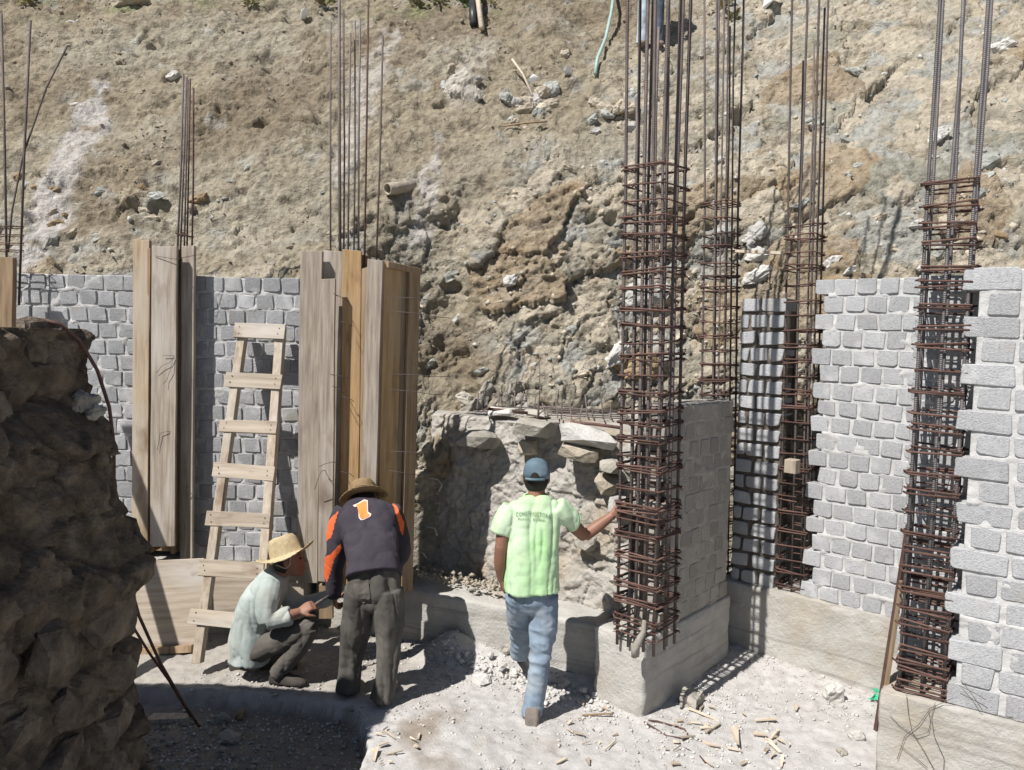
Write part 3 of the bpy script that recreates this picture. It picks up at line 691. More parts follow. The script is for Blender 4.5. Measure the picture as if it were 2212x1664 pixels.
def sideboard(k0, k1, zt, zb, mt, off=0.0, name='plank'):
    a = V(bA.x, bA.y, zb) + Cd * ((k0 + k1) / 2) + Rn * off; b = V(cA.x, cA.y, zt) + Cd * ((k0 + k1) / 2) + Rn * off
    w = (k1 - k0) / 2; mb = MB().beam(a - fc.location, b - fc.location, Cd * w, Rn * .014, jit=.002); return mb.build(name, mt, fc, bevel=.003)
sideboard(.0, .16, cA.z - .01, .52, M['wood_amber'])
sideboard(.162, .225, cA.z - .05, .52, M['wood_brown'], -.004)
sideboard(.205, .315, cA.z - .055, .52, M['wood_brown'], .034)
mb = MB().beam(V(cA.x, cA.y, cA.z - .02) - fc.location + Cd * .01 + Rn * .03, V(cA.x, cA.y, cA.z - .045) - fc.location + Cd * .33 + Rn * .03, V(0, 0, .022), Rn * .018); mb.build('cleat', M['wood_brown'], fc, bevel=.003)
mb = MB().beam(at(796, 560, 5.95) - fc.location, at(880, 580, 5.95) - fc.location, V(0, 0, .02), V(0, .02, 0)); mb.build('cleat', M['wood_grey'], fc)
for i, (v, ue, dv) in enumerate(((643, 968, 8), (673, 972, 14), (808, 972, 6), (841, 955, 12), (973, 930, 6), (1014, 900, 12))):
    p0 = at(838 - i * 2, v, 5.42) + Rn * .05; p2 = at(ue, v + dv, 5.42) + V(.0, .02, 0)
    wire(fc, [p0, p0.lerp(p2, .4) + V(0, -.04, .006), p0.lerp(p2, .75) + V(0, -.01, -.004), p2], .0026)
for (u, v, du, dv) in ((725, 640, 26, 12), (718, 812, 36, 4), (722, 838, 22, 12), (700, 1018, -20, 40), (720, 1000, -30, 8), (742, 700, 20, 5), (745, 860, 20, 8), (742, 1020, 22, 10)):
    p = at(u, v, 5.55); wire(fc, [p + V(.01, .03, 0), p + V(0, -.07, .015), at(u + du * .6, v + dv * .3, 5.46), at(u + du, v + dv, 5.5)], .0022)

lf = empty('formwork_post', at(8, 690, 5.72), label='brown formwork board standing at the left edge above the stone wall', cat='post')
plank(lf, (12, 556), (10, 760), 40, 5.72, .05, M['wood_brown'])
# a prop just outside the view on the left, whose slanting shadow crosses the left formwork
lp = empty('leaning_prop', (-3.95, 5.1, 0), label='leaning timber prop just outside the left edge of the photo', cat='prop')
k_ = 2.2
for (zz0, zz1) in ((0, 1),):
    tip = at(262, 905, 5.9) + TOSUN * k_; low = at(352, 1200, 5.76) + TOSUN * k_
    dirp = (tip - low).normalized(); end = low - dirp * ((low.z - .0) / dirp.z)
    MB().beam(end - lp.location, tip - lp.location, V(.062, 0, 0), V(0, .02, 0)).build('plank', M['wood_brown'], lp, bevel=.003)

# ---------------------------------------------------------------- ladder
def lY(v): return 5.12 + (1432 - v) / 732 * .74
def lp_(u, v, d=0): return at(u, v, lY(v) + d)
ld = empty('ladder', lp_(500, 1432), label='home-made timber ladder of nailed boards leaning on the left block wall', cat='ladder')
ladd = (lp_(523, 705) - lp_(425, 1432)).normalized(); lside = V(1, .0, 0); lnor = ladd.cross(lside).normalized()
if lnor.y > 0: lnor = -lnor
for (ut, ub) in ((527, 427), (608, 556)):
    MB().beam(lp_(ub, 1432) - ld.location, lp_(ut, 706) - ld.location, lside * .030, lnor * .040, jit=.002).build('rail', M['wood_ladder'], ld, bevel=.004)
for (v, ul, ur, dv, hh) in ((720, 511, 621, 2, .058), (827, 493, 613, 3, .055), (925, 481, 603, 2, .046), (1021, 466, 598, 5, .052), (1123, 451, 589, 3, .052), (1230, 436, 575, 4, .058), (1338, 416, 566, 8, .052)):
    a = lp_(ul, v - dv) + lnor * .053; b = lp_(ur, v + dv) + lnor * .053
    o = MB().beam(V(-(b - a).length / 2, 0, 0), V((b - a).length / 2, 0, 0), V(0, .012, 0), V(0, 0, hh), jit=.003).build('rung', M['wood_h'], ld, bevel=.003)
    X = (b - a).normalized(); Yv = -lnor; Zv = X.cross(Yv).normalized(); Yv = Zv.cross(X)
    o.matrix_local = Matrix.Translation((a + b) / 2 - ld.location) @ Matrix((X, Yv, Zv)).transposed().to_4x4()
nail = MB().tube([V(0, -.003, 0), V(0, .002, 0)], .0045, 8).mesh('nail'); nail.materials.append(M['wire'])
for rg in [c for c in ld.children if c.name.startswith('rung')]:
    w2 = max(v.co.x for v in rg.data.vertices)
    for sx in (-1, 1):
        for sz in (-1, 1):
            o = bpy.data.objects.new('nail', nail); COL.objects.link(o); o.parent = rg; o.location = (sx * (w2 - .045) + random.uniform(-.008, .008), -.013, sz * .022 + random.uniform(-.008, .008))
# ---------------------------------------------------------------- boards against the footing
def sheet(name, label, cat, u0, u1, v0, v1, Y, th, mt, lean=.05, roll=0.0):
    c = at((u0 + u1) / 2, v1, Y - lean); e = at((u0 + u1) / 2, v0, Y); w = (u1 - u0) / FPX * Y
    Zv = (e - c).normalized(); X = V(1, 0, roll).normalized(); Yv = Zv.cross(X).normalized(); X = Yv.cross(Zv)
    o = MB().box((0, 0, (e - c).length / 2), (w, th, (e - c).length), jit=.004).build(name, mt, bevel=.003)
    o.matrix_world = Matrix.Translation(c) @ Matrix((X, Yv, Zv)).transposed().to_4x4(); return tag(o, label, cat)
sheet('plywood_sheet', 'pale plywood sheet leaning on the footing left of the ladder foot', 'board', 262, 442, 1211, 1396, 5.60, .018, M['wood_h'], .10, -.03)
sheet('wooden_board', 'grey board on the footing behind the lower ladder rungs', 'board', 436, 660, 1216, 1322, 5.66, .03, M['wood_h'], .04, -.03)
sheet('timber_block', 'thick timber offcut lying in the shaded pit beside the stone wall', 'timber', 322, 410, 1546, 1606, 4.72, .10, M['wood_grey'], .02, -.16)
sheet('timber_block', 'short stake standing on the footing below the large formwork', 'timber', 690, 720, 1262, 1335, 5.60, .04, M['wood_brown'], .0, 0)
sheet('wooden_board', 'dark narrow board on the ground under the plywood sheet', 'board', 296, 418, 1397, 1412, 5.48, .06, M['wood_brown'], .01, -.03)

# ================================================================ reinforcing steel
def bars(name, label, group, specs, Y, zb=None):
    """loose standing bars: specs (u_top, v_top, u_bot, v_bot, radius, material)"""
    u, v = specs[0][2], specs[0][3]; e = empty(name, at(u, v, Y), label=label, cat='rebar', group=group)
    for (ut, vt, ub, vb, r, mt) in specs:
        Yj = Y + random.uniform(-.06, .06); a = at(ub, vb, Yj); b = at(ut, vt, Yj)
        a = a - (b - a).normalized() * .35; mid = a.lerp(b, .55) + V(random.uniform(-.008, .008), random.uniform(-.01, .01), 0)
        MB().tube([a - e.location, mid - e.location, b - e.location], r, 6).build('vertical_bar', M[mt], e, True)
    return e
b1 = bars('rebar_bundle', 'thin bundle of starter bars rising from the narrow left formwork', None,
     [(396, 160, 383, 532, .0085, 'bar'), (403, 168, 390, 532, .0078, 'bar'), (406, 172, 398, 532, .0072, 'bar'), (411, 170, 404, 532, .007, 'rust'), (418, 190, 414, 532, .0075, 'rust')], 5.92)
o = MB().tube([p - b1.location for p in (at(379, 503, 5.85), at(398, 508, 5.84), at(418, 512, 5.86), at(417, 514, 5.98), at(380, 505, 5.98), at(379, 503, 5.85))], .004, 5).build('stirrup', M['rust'], b1, True)
bars('rebar_bundle', 'tall bundle of bars rising from the large central formwork', None,
     [(714, 52, 714, 552, .0078, 'bar'), (733, -60, 735, 552, .0125, 'bar'), (757, 72, 752, 552, .0078, 'bar'), (767, 45, 764, 552, .0072, 'bar'), (778, 40, 775, 552, .0082, 'bar'), (797, -80, 786, 640, .008, 'rust'), (827, 78, 812, 570, .0078, 'bar'), (742, 20, 742, 552, .0072, 'bar')], 5.72)
b2 = bars('rebar_bundle', 'three loose bars, one leaning right, at the left edge above the block wall', None,
     [(3, 30, 14, 560, .0088, 'bar'), (66, 44, 45, 560, .0088, 'bar'), (-28, 20, -20, 560, .0088, 'bar')], 5.88)
MB().tube([p - b2.location for p in (at(18, 545, 5.85), at(26, 455, 5.84), at(50, 335, 5.84), at(100, 190, 5.84), at(146, 98, 5.85))], .0068, 6).build('vertical_bar', M['bar'], b2, True)
for v in (490, 508, 526, 541):
    MB().tube([p - b2.location for p in (at(-34, v - 2, 5.80), at(52, v, 5.80), at(50, v + 4, 5.98), at(-34, v + 2, 5.98), at(-34, v - 2, 5.80))], .0042, 5).build('stirrup', M['rust'], b2, True)

def cage(name, label, base, ang, a, b, z0, zs, barspec, lean=(0, 0), br=.0080, sr_=.0058, bmt='bar', seed=0, extra=0):
    r = random.Random(seed); e = empty(name, (base[0], base[1], z0), ang, label=label, cat='rebar cage', group='rebar column cages')
    e.rotation_euler = (lean[0], lean[1], ang)
    for (x, y, top) in barspec:
        h = top - z0; px = x * a / 2; py = y * b / 2; k = []
        zt = zs[-1] - z0
        for t in (-.06, zt * .5, zt, zt + (h - zt) * .5, h):
            sp = .0 if t <= zt else .022 * (t - zt)
            k.append(V(px * (1 + sp * 2) + r.uniform(-.004, .004) + (r.uniform(-.012, .012) if t > zt else 0), py * (1 + sp * 2) + r.uniform(-.004, .004) + (r.uniform(-.012, .012) if t > zt else 0), t))
        MB().tube(k, br * r.uniform(.85, 1.1), 6).build('vertical_bar', M[bmt], e, True)
    ms = []
    for q in range(5):
        o_ = br + sr_; ax, by = a / 2 + o_, b / 2 + o_; j = lambda: r.uniform(-.006, .006)
        hk = r.uniform(.03, .06)
        pts = [V(-ax - hk * .6, -by + hk * .5 + .01, .004), V(-ax, -by, 0), V(ax + j(), -by + j(), j()), V(ax + j(), by + j(), j()), V(-ax + j(), by + j(), j()), V(-ax - .004, -by + .012, .008), V(-ax + hk * .7, -by + hk * .9, .010)]
        mm = MB().tube(pts, sr_, 5).mesh('stirrup', True); mm.materials.append(M['rust']); ms.append(mm)
    # tie wire knots on the corners
    km = MB().tube([V(-.012, -.012, .01), V(.010, -.016, -.008), V(.014, .012, .006), V(-.010, .012, -.004), V(-.022, -.02, .012)], .0028, 4).mesh('tie_knot', True); km.materials.append(M['rust'])
    for z in sorted(zs + [q + r.uniform(.008, .03) for q in zs if r.random() < extra]):
        o = bpy.data.objects.new('stirrup', r.choice(ms)); COL.objects.link(o); o.parent = e
        o.location = (r.uniform(-.003, .003), r.uniform(-.003, .003), z - z0); o.rotation_euler = (r.gauss(0, .035), r.gauss(0, .035), r.choice((0, math.pi)) + r.gauss(0, .02))
        for (sx, sy) in ((-1, -1), (1, -1), (1, 1)):
            if r.random() < .75:
                o = bpy.data.objects.new('tie_knot', km); COL.objects.link(o); o.parent = e
                o.location = (sx * (a / 2), sy * (b / 2), z - z0 + r.uniform(-.01, .01)); o.rotation_euler = (r.uniform(0, 6), r.uniform(-.5, .5), r.uniform(0, 6))
    return e
def zlist(z0, z1, step, seed, j=.012):
    r = random.Random(seed); out = []; z = z0
    while z < z1: out.append(z + r.uniform(-j, j)); z += step
    return sorted(out)
c1 = atz(1396, 1372, .52)
cage('rebar_cage', 'dense rebar cage on the footing block that the man in green holds', c1, RA, .27, .27, .52,
     sorted(zlist(.56, 1.95, .105, 1) + zlist(.60, 1.9, .15, 2) + zlist(2.0, 3.56, .108, 3)),
     [(-1, -1, 5.6), (1, -1, 6), (1, 1, 6), (-1, 1, 5.8), (0, -1, 6), (1, 0, 5.9), (-1, 0, 5.5), (0, 1, 6), (-.45, -.9, 3.95), (.4, -.9, 5.7), (.9, .45, 6), (-.1, .1, 4.4)], lean=(.006, -.012), br=.0105, seed=1, extra=.75)
c2 = RO + RX * -1.07 + RC * .13
cage('rebar_cage', 'slim rebar cage behind the low shaded block wall, left of the narrow pier', c2, RA, .19, .21, .52, zlist(.6, 3.66, .118, 5),
     [(-1, -1, 5.2), (1, -1, 6.4), (1, 1, 6.2), (-1, 1, 5.9), (0, -1, 6.6), (0, 1, 5.0), (.5, -1, 6.3), (1, 0, 5.6)], lean=(0, -.03), br=.0085, seed=2, extra=.6)
c3 = RO + RX * -.41 + RC * .12
cage('rebar_cage', 'slim rebar cage standing in the gap left of the sunlit block panel', c3, RA, .185, .20, .52, zlist(.58, 3.40, .115, 6),
     [(-1, -1, 5.9), (1, -1, 6.2), (1, 1, 6.2), (-1, 1, 4.6), (0, -1, 6.3), (0, 1, 4.7), (1, 0, 4.9)], lean=(0, -.022), br=.0085, seed=3, extra=.6)
c4 = FM + FX_ * .205 + FC * .15
cage('rebar_cage', 'thick-barred rebar cage nearest the viewer at the right edge', c4, FA, .215, .19, .48, sorted(zlist(.52, 3.36, .112, 7) + zlist(.55, 1.35, .11, 8)),
     [(-1, -1, 5.6), (0, -1, 4.5), (1, -1, 5.6), (-1, 1, 5.4), (0, 1, 5.0), (1, 1, 4.6)], lean=(0, .002), br=.0108, sr_=.0062, bmt='bar_grey', seed=4, extra=.8)
# bars for the top of the rubble wall
pm = empty('rebar_mat', at(1190, 890, 6.2), label='mat of short starter bars lying on top of the rubble wall', cat='rebar')
for k in range(19):
    t = k / 18; p = V(-.30 + 1.20 * t + random.uniform(-.03, .03), 6.38 - .35 * t + random.choice((0, .22)) + random.uniform(-.05, .05), 1.81)
    h = random.uniform(.10, .19); MB().tube([p + V(-.01, -.16, 0) - pm.location, p - pm.location, p + V(random.uniform(-.025, .025), .01, h) - pm.location], .0058, 6).build('starter_bar', M['bar'], pm, True)
for k in range(5):
    y = 6.30 + .10 * k; MB().tube([V(-.32 + .06 * k, y + .12, 1.815 + .006 * k) - pm.location, V(.95, y - .30, 1.82 + .006 * k) - pm.location], .0055, 6).build('long_bar', M['bar'], pm, True)
tb = at(1164, 900, 6.1); o = MB().tube([V(0, 0, -.05), V(.0, 0, .25), V(-.006, 0, .50)], .004, 6).build('thin_rod', M['bar'], None, True); o.location = tb; tag(o, 'thin upright rod on the rubble wall above the blue cap', 'rod')
for (ua, va, ub, vb) in ((1232, 915, 1345, 928), (1050, 886, 1140, 895)):
    e0 = at(ua, va, 5.62 if ua > 1200 else 6.2); e1 = at(ub, vb, 5.5 if ua > 1200 else 6.15)
    o = MB().tube([V(0, 0, 0), (e1 - e0) * .5 + V(0, 0, .005), e1 - e0], .012, 7).build('bent_pipe', M['rust'], None, True); o.location = e0 + V(0, 0, .01)
    tag(o, 'rusty rod lying on the rubble wall edge beside the dense cage' if ua > 1200 else 'rusty rod lying along the back of the rubble wall top', 'rod')
# long bent bars over the stone wall
for k, pts in enumerate(([(88, 690, 3.4), (130, 700, 3.4), (172, 735, 3.5), (210, 800, 3.58), (236, 880, 3.62), (246, 960, 3.64), (246, 1060, 3.66), (252, 1150, 3.7), (275, 1240, 3.8), (300, 1330, 4.0), (345, 1430, 4.25), (400, 1525, 4.5), (432, 1572, 4.62)],
                          [(185, 880, 3.5), (215, 930, 3.6), (238, 990, 3.63), (248, 1075, 3.66), (246, 1180, 3.68), (260, 1270, 3.8), (282, 1345, 4.0), (322, 1410, 4.2), (365, 1470, 4.42), (412, 1548, 4.6)])):
    p0 = at(*pts[0]); q = [at(*p) - p0 for p in pts]
    o = MB().tube(q, .0085 if k == 0 else .0075, 7).build('bent_rebar', M['rust'], None, True); o.location = p0
    tag(o, 'long rusty bar arching over the stone wall top to the ground' if k == 0 else 'rusty bar coming out of the middle of the stone wall', 'rebar')
# steel and lath leaning beside the right cage
p0 = at(1893, 1578, 4.34); q = at(1962, 1140, 4.30) - p0
o = MB().beam(V(0, 0, 0), q, V(.011, .004, 0), V(-.004, .011, 0)).build('steel_bar', M['rust']); o.location = p0; tag(o, 'brown square steel bar leaning beside the right cage', 'steel bar')
p0 = at(1912, 1500, 4.30); q = at(1948, 1255, 4.27) - p0
o = MB().beam(V(0, 0, 0), q, V(.008, 0, 0), V(0, .012, 0)).build('wood_lath', M['wood_brown']); o.location = p0; tag(o, 'thin brown lath just right of the leaning steel bar', 'lath')
# timber between the two slim cages
a, b = at(1592, 543, 5.86), at(1690, 547, 5.62)
o = MB().beam(V(0, 0, 0), b - a, V(0, 0, .010), V(.02, .02, 0)).build('spreader_lath', M['chip']); o.location = a; tag(o, 'pale lath bridging the two slim rebar cages', 'lath')
o = MB().box((0, 0, 0), (.085, .10, .10), jit=.004).build('wood_block', M['wood_ladder'], bevel=.004); o.location = at(1712, 1007, 5.50); o.rotation_euler = (0, 0, RA); tag(o, 'small wooden block wedged in the cage left of the sunlit panel', 'block')

# ================================================================ debris on the ground
def scatter_bits(name, pts, sizes, mt, flat=.7, seed=0):
    r = np.random.default_rng(seed); n = len(pts)
    base = np.array([[1, 0, 0], [-1, 0, 0], [0, 1, 0], [0, -1, 0], [0, 0, 1], [0, 0, -1]], float)
    fc_ = np.array([[0, 2, 4], [2, 1, 4], [1, 3, 4], [3, 0, 4], [2, 0, 5], [1, 2, 5], [3, 1, 5], [0, 3, 5]])
    v = base[None] * r.uniform(.55, 1.25, (n, 6, 1)) + r.uniform(-.35, .35, (n, 6, 3))
    v[:, :, 2] *= flat; a = r.uniform(0, 6.28, n); ca, sa = np.cos(a)[:, None], np.sin(a)[:, None]
    x = v[:, :, 0] * ca - v[:, :, 1] * sa; y = v[:, :, 0] * sa + v[:, :, 1] * ca
    v = np.stack([x, y, v[:, :, 2]], -1) * sizes[:, None, None] + pts[:, None, :]
    f = (fc_[None] + (np.arange(n) * 6)[:, None, None]).reshape(-1, 3)
    return obj(name, mesh_np(name, v.reshape(-1, 3), f), mt)
r_ = np.random.default_rng(12)
n = 16000
gxp = r_.uniform(-2.4, 3.0, n); gyp = r_.uniform(4.0, 6.1, n)
den = fbm(np.stack([gxp * 2.2, gyp * 2.2, 0 * gxp], -1), 3, 900)
keep = (den + r_.uniform(-.5, .5, n) + .5 * smooth(5.0, 5.5, gyp + .3 * gxp) * (gxp > -.6) + .35 * (gyp < 4.7) * (gxp < -.8)) > .12
bx, by = gxp[keep], gyp[keep]; sz_ = .004 + .012 * r_.random(len(bx)) ** 3
tag(scatter_bits('gravel', np.stack([bx, by, gz(bx, by) + sz_ * .25], -1), sz_, M['gravel'], seed=3), 'loose grey gravel and crumbs strewn over the site floor', 'gravel', kind='stuff')
n = 420; bx = r_.uniform(-.55, .75, n); by = 5.78 - .40 * (bx + .8) - .14 - np.abs(r_.normal(0, .12, n)); sz_ = .008 + .022 * r_.random(n) ** 2.5
tag(scatter_bits('rubble', np.stack([bx, by, gz(bx, by) + sz_ * .3], -1), sz_, M['gravel'], seed=4), 'pale broken rubble heaped along the foot of the middle footing', 'rubble', kind='stuff')
n = 500; bx = r_.uniform(-2.3, -.85, n); by = r_.uniform(4.1, 4.75, n); sz_ = .006 + .022 * r_.random(n) ** 3
tag(scatter_bits('pit_rubble', np.stack([bx, by, gz(bx, by) + sz_ * .3], -1), sz_, M['stone'], seed=5), 'brown stony rubble in the shaded pit at lower left', 'rubble', kind='stuff')
n = 260; t_ = r_.uniform(0, 1, n); bx = -.9 + 1.1 * t_; by = 5.86 - .38 * (bx + .86) + r_.uniform(.02, .25, n); sz_ = .008 + .026 * r_.random(n) ** 2
tag(scatter_bits('footing_rubble', np.stack([bx, by, .53 + sz_ * .3 + r_.uniform(0, .05, n)], -1), sz_, M['cream_rock'], seed=6), 'chips of stone lying on top of the middle footing', 'rubble', kind='stuff')

def rock(name, label, u, v, s, mt, z=None, flat=.75, group=None, n=24, seed=None):
    if seed is not None: random.seed(seed)
    p = atz(u, v, 0.0)
    for _ in range(3): p = atz(u, v, gz1(p.x, p.y) + s * flat * .4)
    o = rough_rock(name, n, s * random.uniform(.8, 1.2), s * random.uniform(.8, 1.1), s * flat, M[mt], cuts=2 if s > .05 else 1, amp=.25, seed=u)
    o.location = p; o.rotation_euler = (0, 0, random.uniform(0, 6)); return tag(o, label, 'rock', group)
rock('rock', 'squarish grey stone on the ground right of the sharp footing corner', 1490, 1512, .115, 'stone', flat=.72)
rock('rock', 'pale upright stone on the ground below the sunlit wall footing', 1800, 1502, .085, 'pale_rock', flat=1.2)
rock('rock', 'flat whitish slab on the ground between the two standing men', 1040, 1468, .085, 'pale_rock', flat=.35)
rock('rock', 'white lump of mortar in front of the right footing', 1850, 1590, .06, 'pale_rock')
rock('rock', 'small dark stone on the ground at the bottom right', 1818, 1625, .035, 'stone')
rock('rock', 'reddish stone in the shaded pit by the bent bars', 520, 1545, .05, 'ochre_rock')
rock('rock', 'grey stone in the pit left of the reddish one', 480, 1552, .06, 'stone')
rock('rock', 'half buried grey stone below the reddish one in the pit', 498, 1590, .075, 'stone')
rock('rock', 'flat grey stone behind the reddish one at the ledge edge', 545, 1525, .06, 'stone', flat=.5)
rock('rock', 'large rounded stone just left of the raised shoe of the man in green', 1100, 1400, .075, 'stone')
for (u, v, s) in ((1060, 1415, .035), (1085, 1440, .045), (1110, 1452, .04), (1130, 1470, .03), (1050, 1445, .03), (1225, 1475, .03), (1260, 1490, .035), (1195, 1500, .025), (1285, 1500, .03)):
    rock('rock', 'small pale stone in the row at the foot of the middle footing', u, v, s, 'pale_rock', group='small stones along the middle footing')
# splinters of wood
def chip(u, v, L, wd, ang, label, group=None, mt='chip', name='wood_chip', lift=.012):
    p = atz(u, v, 0)
    for _ in range(3): p = atz(u, v, gz1(p.x, p.y) + lift)
    k = random.uniform(.3, .9)
    mb = MB().add([(-L / 2, -wd / 2 * k, 0), (L / 2, -wd / 2, .004), (L / 2 * .8, wd / 2, 0), (-L / 2 * .9, wd / 2 * k, .003), (-L / 2, -wd / 2 * k, .007), (L / 2, -wd / 2, .012), (L / 2 * .8, wd / 2, .008), (-L / 2 * .9, wd / 2 * k, .010)],
                  [(3, 2, 1, 0), (4, 5, 6, 7), (0, 1, 5, 4), (1, 2, 6, 5), (2, 3, 7, 6), (3, 0, 4, 7)])
    o = mb.build(name, M[mt]); o.location = p; o.rotation_euler = (random.gauss(0, .18), random.gauss(0, .15), ang); return tag(o, label, 'wood chip', group)
chip(1590, 1590, .26, .05, R_(78), 'long pale wood splinter on the ground below the sunlit wall', lift=.02)
chip(1655, 1556, .14, .035, R_(-12), 'short wood strip on the ground right of the damp patch')
chip(1520, 1545, .22, .02, R_(-35), 'thin wood strip on the ground just below the squarish grey stone')
chip(1290, 1545, .20, .016, R_(-8), 'thin dark stick on the ground right of the planted shoe', mt='wood_brown')
cr_ = random.Random(8)
for (u0, u1, v0, v1, k, lab, grp) in ((800, 905, 1575, 1655, 14, 'wood splinter in the heap at the bottom centre left', 'splinters at bottom centre left'),
                                      (1200, 1330, 1500, 1650, 14, 'pale wood splinter scattered right of the planted shoe', 'splinters right of the shoe'),
                                      (1420, 1720, 1525, 1655, 34, 'pale wood splinter scattered on the ground at lower right', 'splinters at lower right')):
    for i in range(k):
        chip(cr_.uniform(u0, u1), cr_.uniform(v0, v1), cr_.uniform(.015, .15) * cr_.uniform(.35, 1), cr_.uniform(.004, .03), cr_.uniform(0, 3.14), lab, grp)
def rod(name, label, cat, pts, r, mt, n=6):
    p0 = pts[0]; o = MB().tube([p - p0 for p in pts], r, n).build(name, M[mt], None, True); o.location = p0; return tag(o, label, cat)
G = lambda u, v, dz=.012: atz(u, v, dz)
rod('rebar_offcut', 'bent rusty rod lying on the ground below the footing corner', 'rebar', [G(1392, 1560), G(1440, 1590), G(1492, 1598), G(1478, 1575), G(1420, 1558), G(1400, 1556)], .006, 'rust')
rod('rebar_offcut', 'straight rusty rod on the ground at the lower middle right', 'rebar', [G(1470, 1612), G(1510, 1632), G(1525, 1650)], .006, 'rust')
rod('rebar_offcut', 'thin rod lying in the dust at the pit edge', 'rebar', [G(560, 1590, -.06), G(640, 1600, -.06), G(720, 1604, -.06)], .004, 'bar')
# green plastic scrap
pg = atz(1888, 1500, .06); mb = MB(); gr = random.Random(4)
for k in range(7):
    c_ = V(gr.uniform(-.02, .02), gr.uniform(-.02, .02), gr.uniform(-.05, .05)); a_ = V(gr.uniform(-.035, .035), gr.uniform(-.02, .02), gr.uniform(-.02, .035)); b_ = V(gr.uniform(-.02, .03), gr.uniform(-.03, .03), gr.uniform(-.03, .03))
    mb.add([c_ - a_ - b_, c_ + a_ - b_ * .6, c_ + a_ * .8 + b_ + V(0, -.01, 0), c_ - a_ * .7 + b_], [(0, 1, 2, 3)])
M['green_plastic'] = mat('green_plastic', [(.3, (.04, .36, .20)), (.7, (.08, .48, .29))], scale=20, rough=.4, bump=.2)
o = mb.build('plastic_scrap', M['green_plastic']); o.location = pg; o.scale = (.75, .75, .75); sm = o.modifiers.new('solid', 'SOLIDIFY'); sm.thickness = .002
tag(o, 'crumpled green plastic scrap beside the leaning steel bar', 'plastic scrap')
# loose wires hanging over the right footing
tw = empty('wire_tangle', at(2010, 1520, 4.0), label='loose tie wires hanging over the lower right footing', cat='wire')
for pts in ([(1958, 1500), (1962, 1540), (1970, 1580), (1995, 1620), (2025, 1675)], [(2060, 1508), (2010, 1530), (1985, 1565), (1955, 1590), (1938, 1640)], [(2020, 1518), (2012, 1550), (2018, 1590), (2040, 1640), (2036, 1680)],
            [(1922, 1545), (1945, 1570), (1980, 1590), (2005, 1582), (2010, 1560), (2006, 1535)], [(1945, 1610), (1975, 1635), (2005, 1660)], [(2075, 1470), (2100, 1500), (2122, 1535)], [(2070, 1480), (2110, 1500), (2130, 1512)]):
    q = []
    for (u, v) in pts:
        # on the vertical face of the footing, a finger's width off it
        d = ray(u, v); o_ = V(0, 0, EYE); k = (FM - FC * .012 - o_).dot(FC) / d.dot(FC); q.append(o_ + d * k - tw.location)
    MB().tube(q, .0015, 5).build('wire', M['wire'], tw, True)
# rubber piece hooked on the central cage
o = MB().tube([at(1392, 1340, 4.72) - at(1374, 1420, 4.70), at(1390, 1365, 4.71) - at(1374, 1420, 4.70), at(1380, 1385, 4.70) - at(1374, 1420, 4.70), at(1372, 1400, 4.70) - at(1374, 1420, 4.70), V(-.012, 0, .0)], [.014, .018, .024, .028, .018], 8).build('rubber_piece', M['stone'], None, True)
o.location = at(1374, 1420, 4.70); tag(o, 'dark rubber piece hanging from the foot of the dense cage', 'scrap')
# pale bent wires sticking out of the shaded bank
for k, pts in enumerate(([(922, 1032), (945, 1036), (955, 1048), (948, 1062)], [(922, 1138), (940, 1142), (944, 1158)], [(902, 1190), (915, 1196), (921, 1206)])):
    q = [at(u, v, 5.95 - .02 * i) for i, (u, v) in enumerate(pts)]
    rod('bent_wire', ('pale hooked wire sticking out of the shaded bank, ' + ('topmost', 'middle one', 'lowest')[k] + ' of three'), 'wire', q, .0045, 'wire_pale', 5)

# loose stone and clods over the slope
vis = np.where((hpu > -60) & (hpu < 2270) & (hpv > -60) & (hpv < 960) & (HV[:, 2] > 1.2))[0]
dn = fbm(HV[vis] * 1.7, 4, 980)
for k, (nm_, mt, msk, lo, hi, cnt, l) in enumerate((('slope_stones', 'cream_rock', rock_mask[vis] > .45, .012, .05, 520, 'small cream stones strewn over the cut slope'), ('slope_stones', 'green_rock', rock_mask[vis] > .35, .012, .05, 520, 'small green-grey stones strewn over the cut slope'),
                                                    ('slope_stones', 'pale_rock', rock_mask[vis] > .15, .010, .038, 420, 'small pale stones strewn over the cut slope'), ('soil_clods', 'clod', rock_mask[vis] < .75, .012, .042, 1300, 'brown soil clods clinging to the cut slope'))):
    pr = msk * np.clip(.12 + np.roll(dn, k * 1000) * 1.2, .02, None) ** 2; pr = pr / pr.sum()
    ii = vis[r_.choice(len(vis), cnt, p=pr)]; sz_ = lo + (hi - lo) * r_.random(cnt) ** 3.5
    tag(scatter_bits(nm_, HV[ii] + Nf[ii] * (sz_ * -.15)[:, None] + r_.normal(0, .006, (cnt, 3)), sz_, M[mt], flat=.8, seed=20 + k), l, 'stones' if k < 3 else 'clods', kind='stuff')
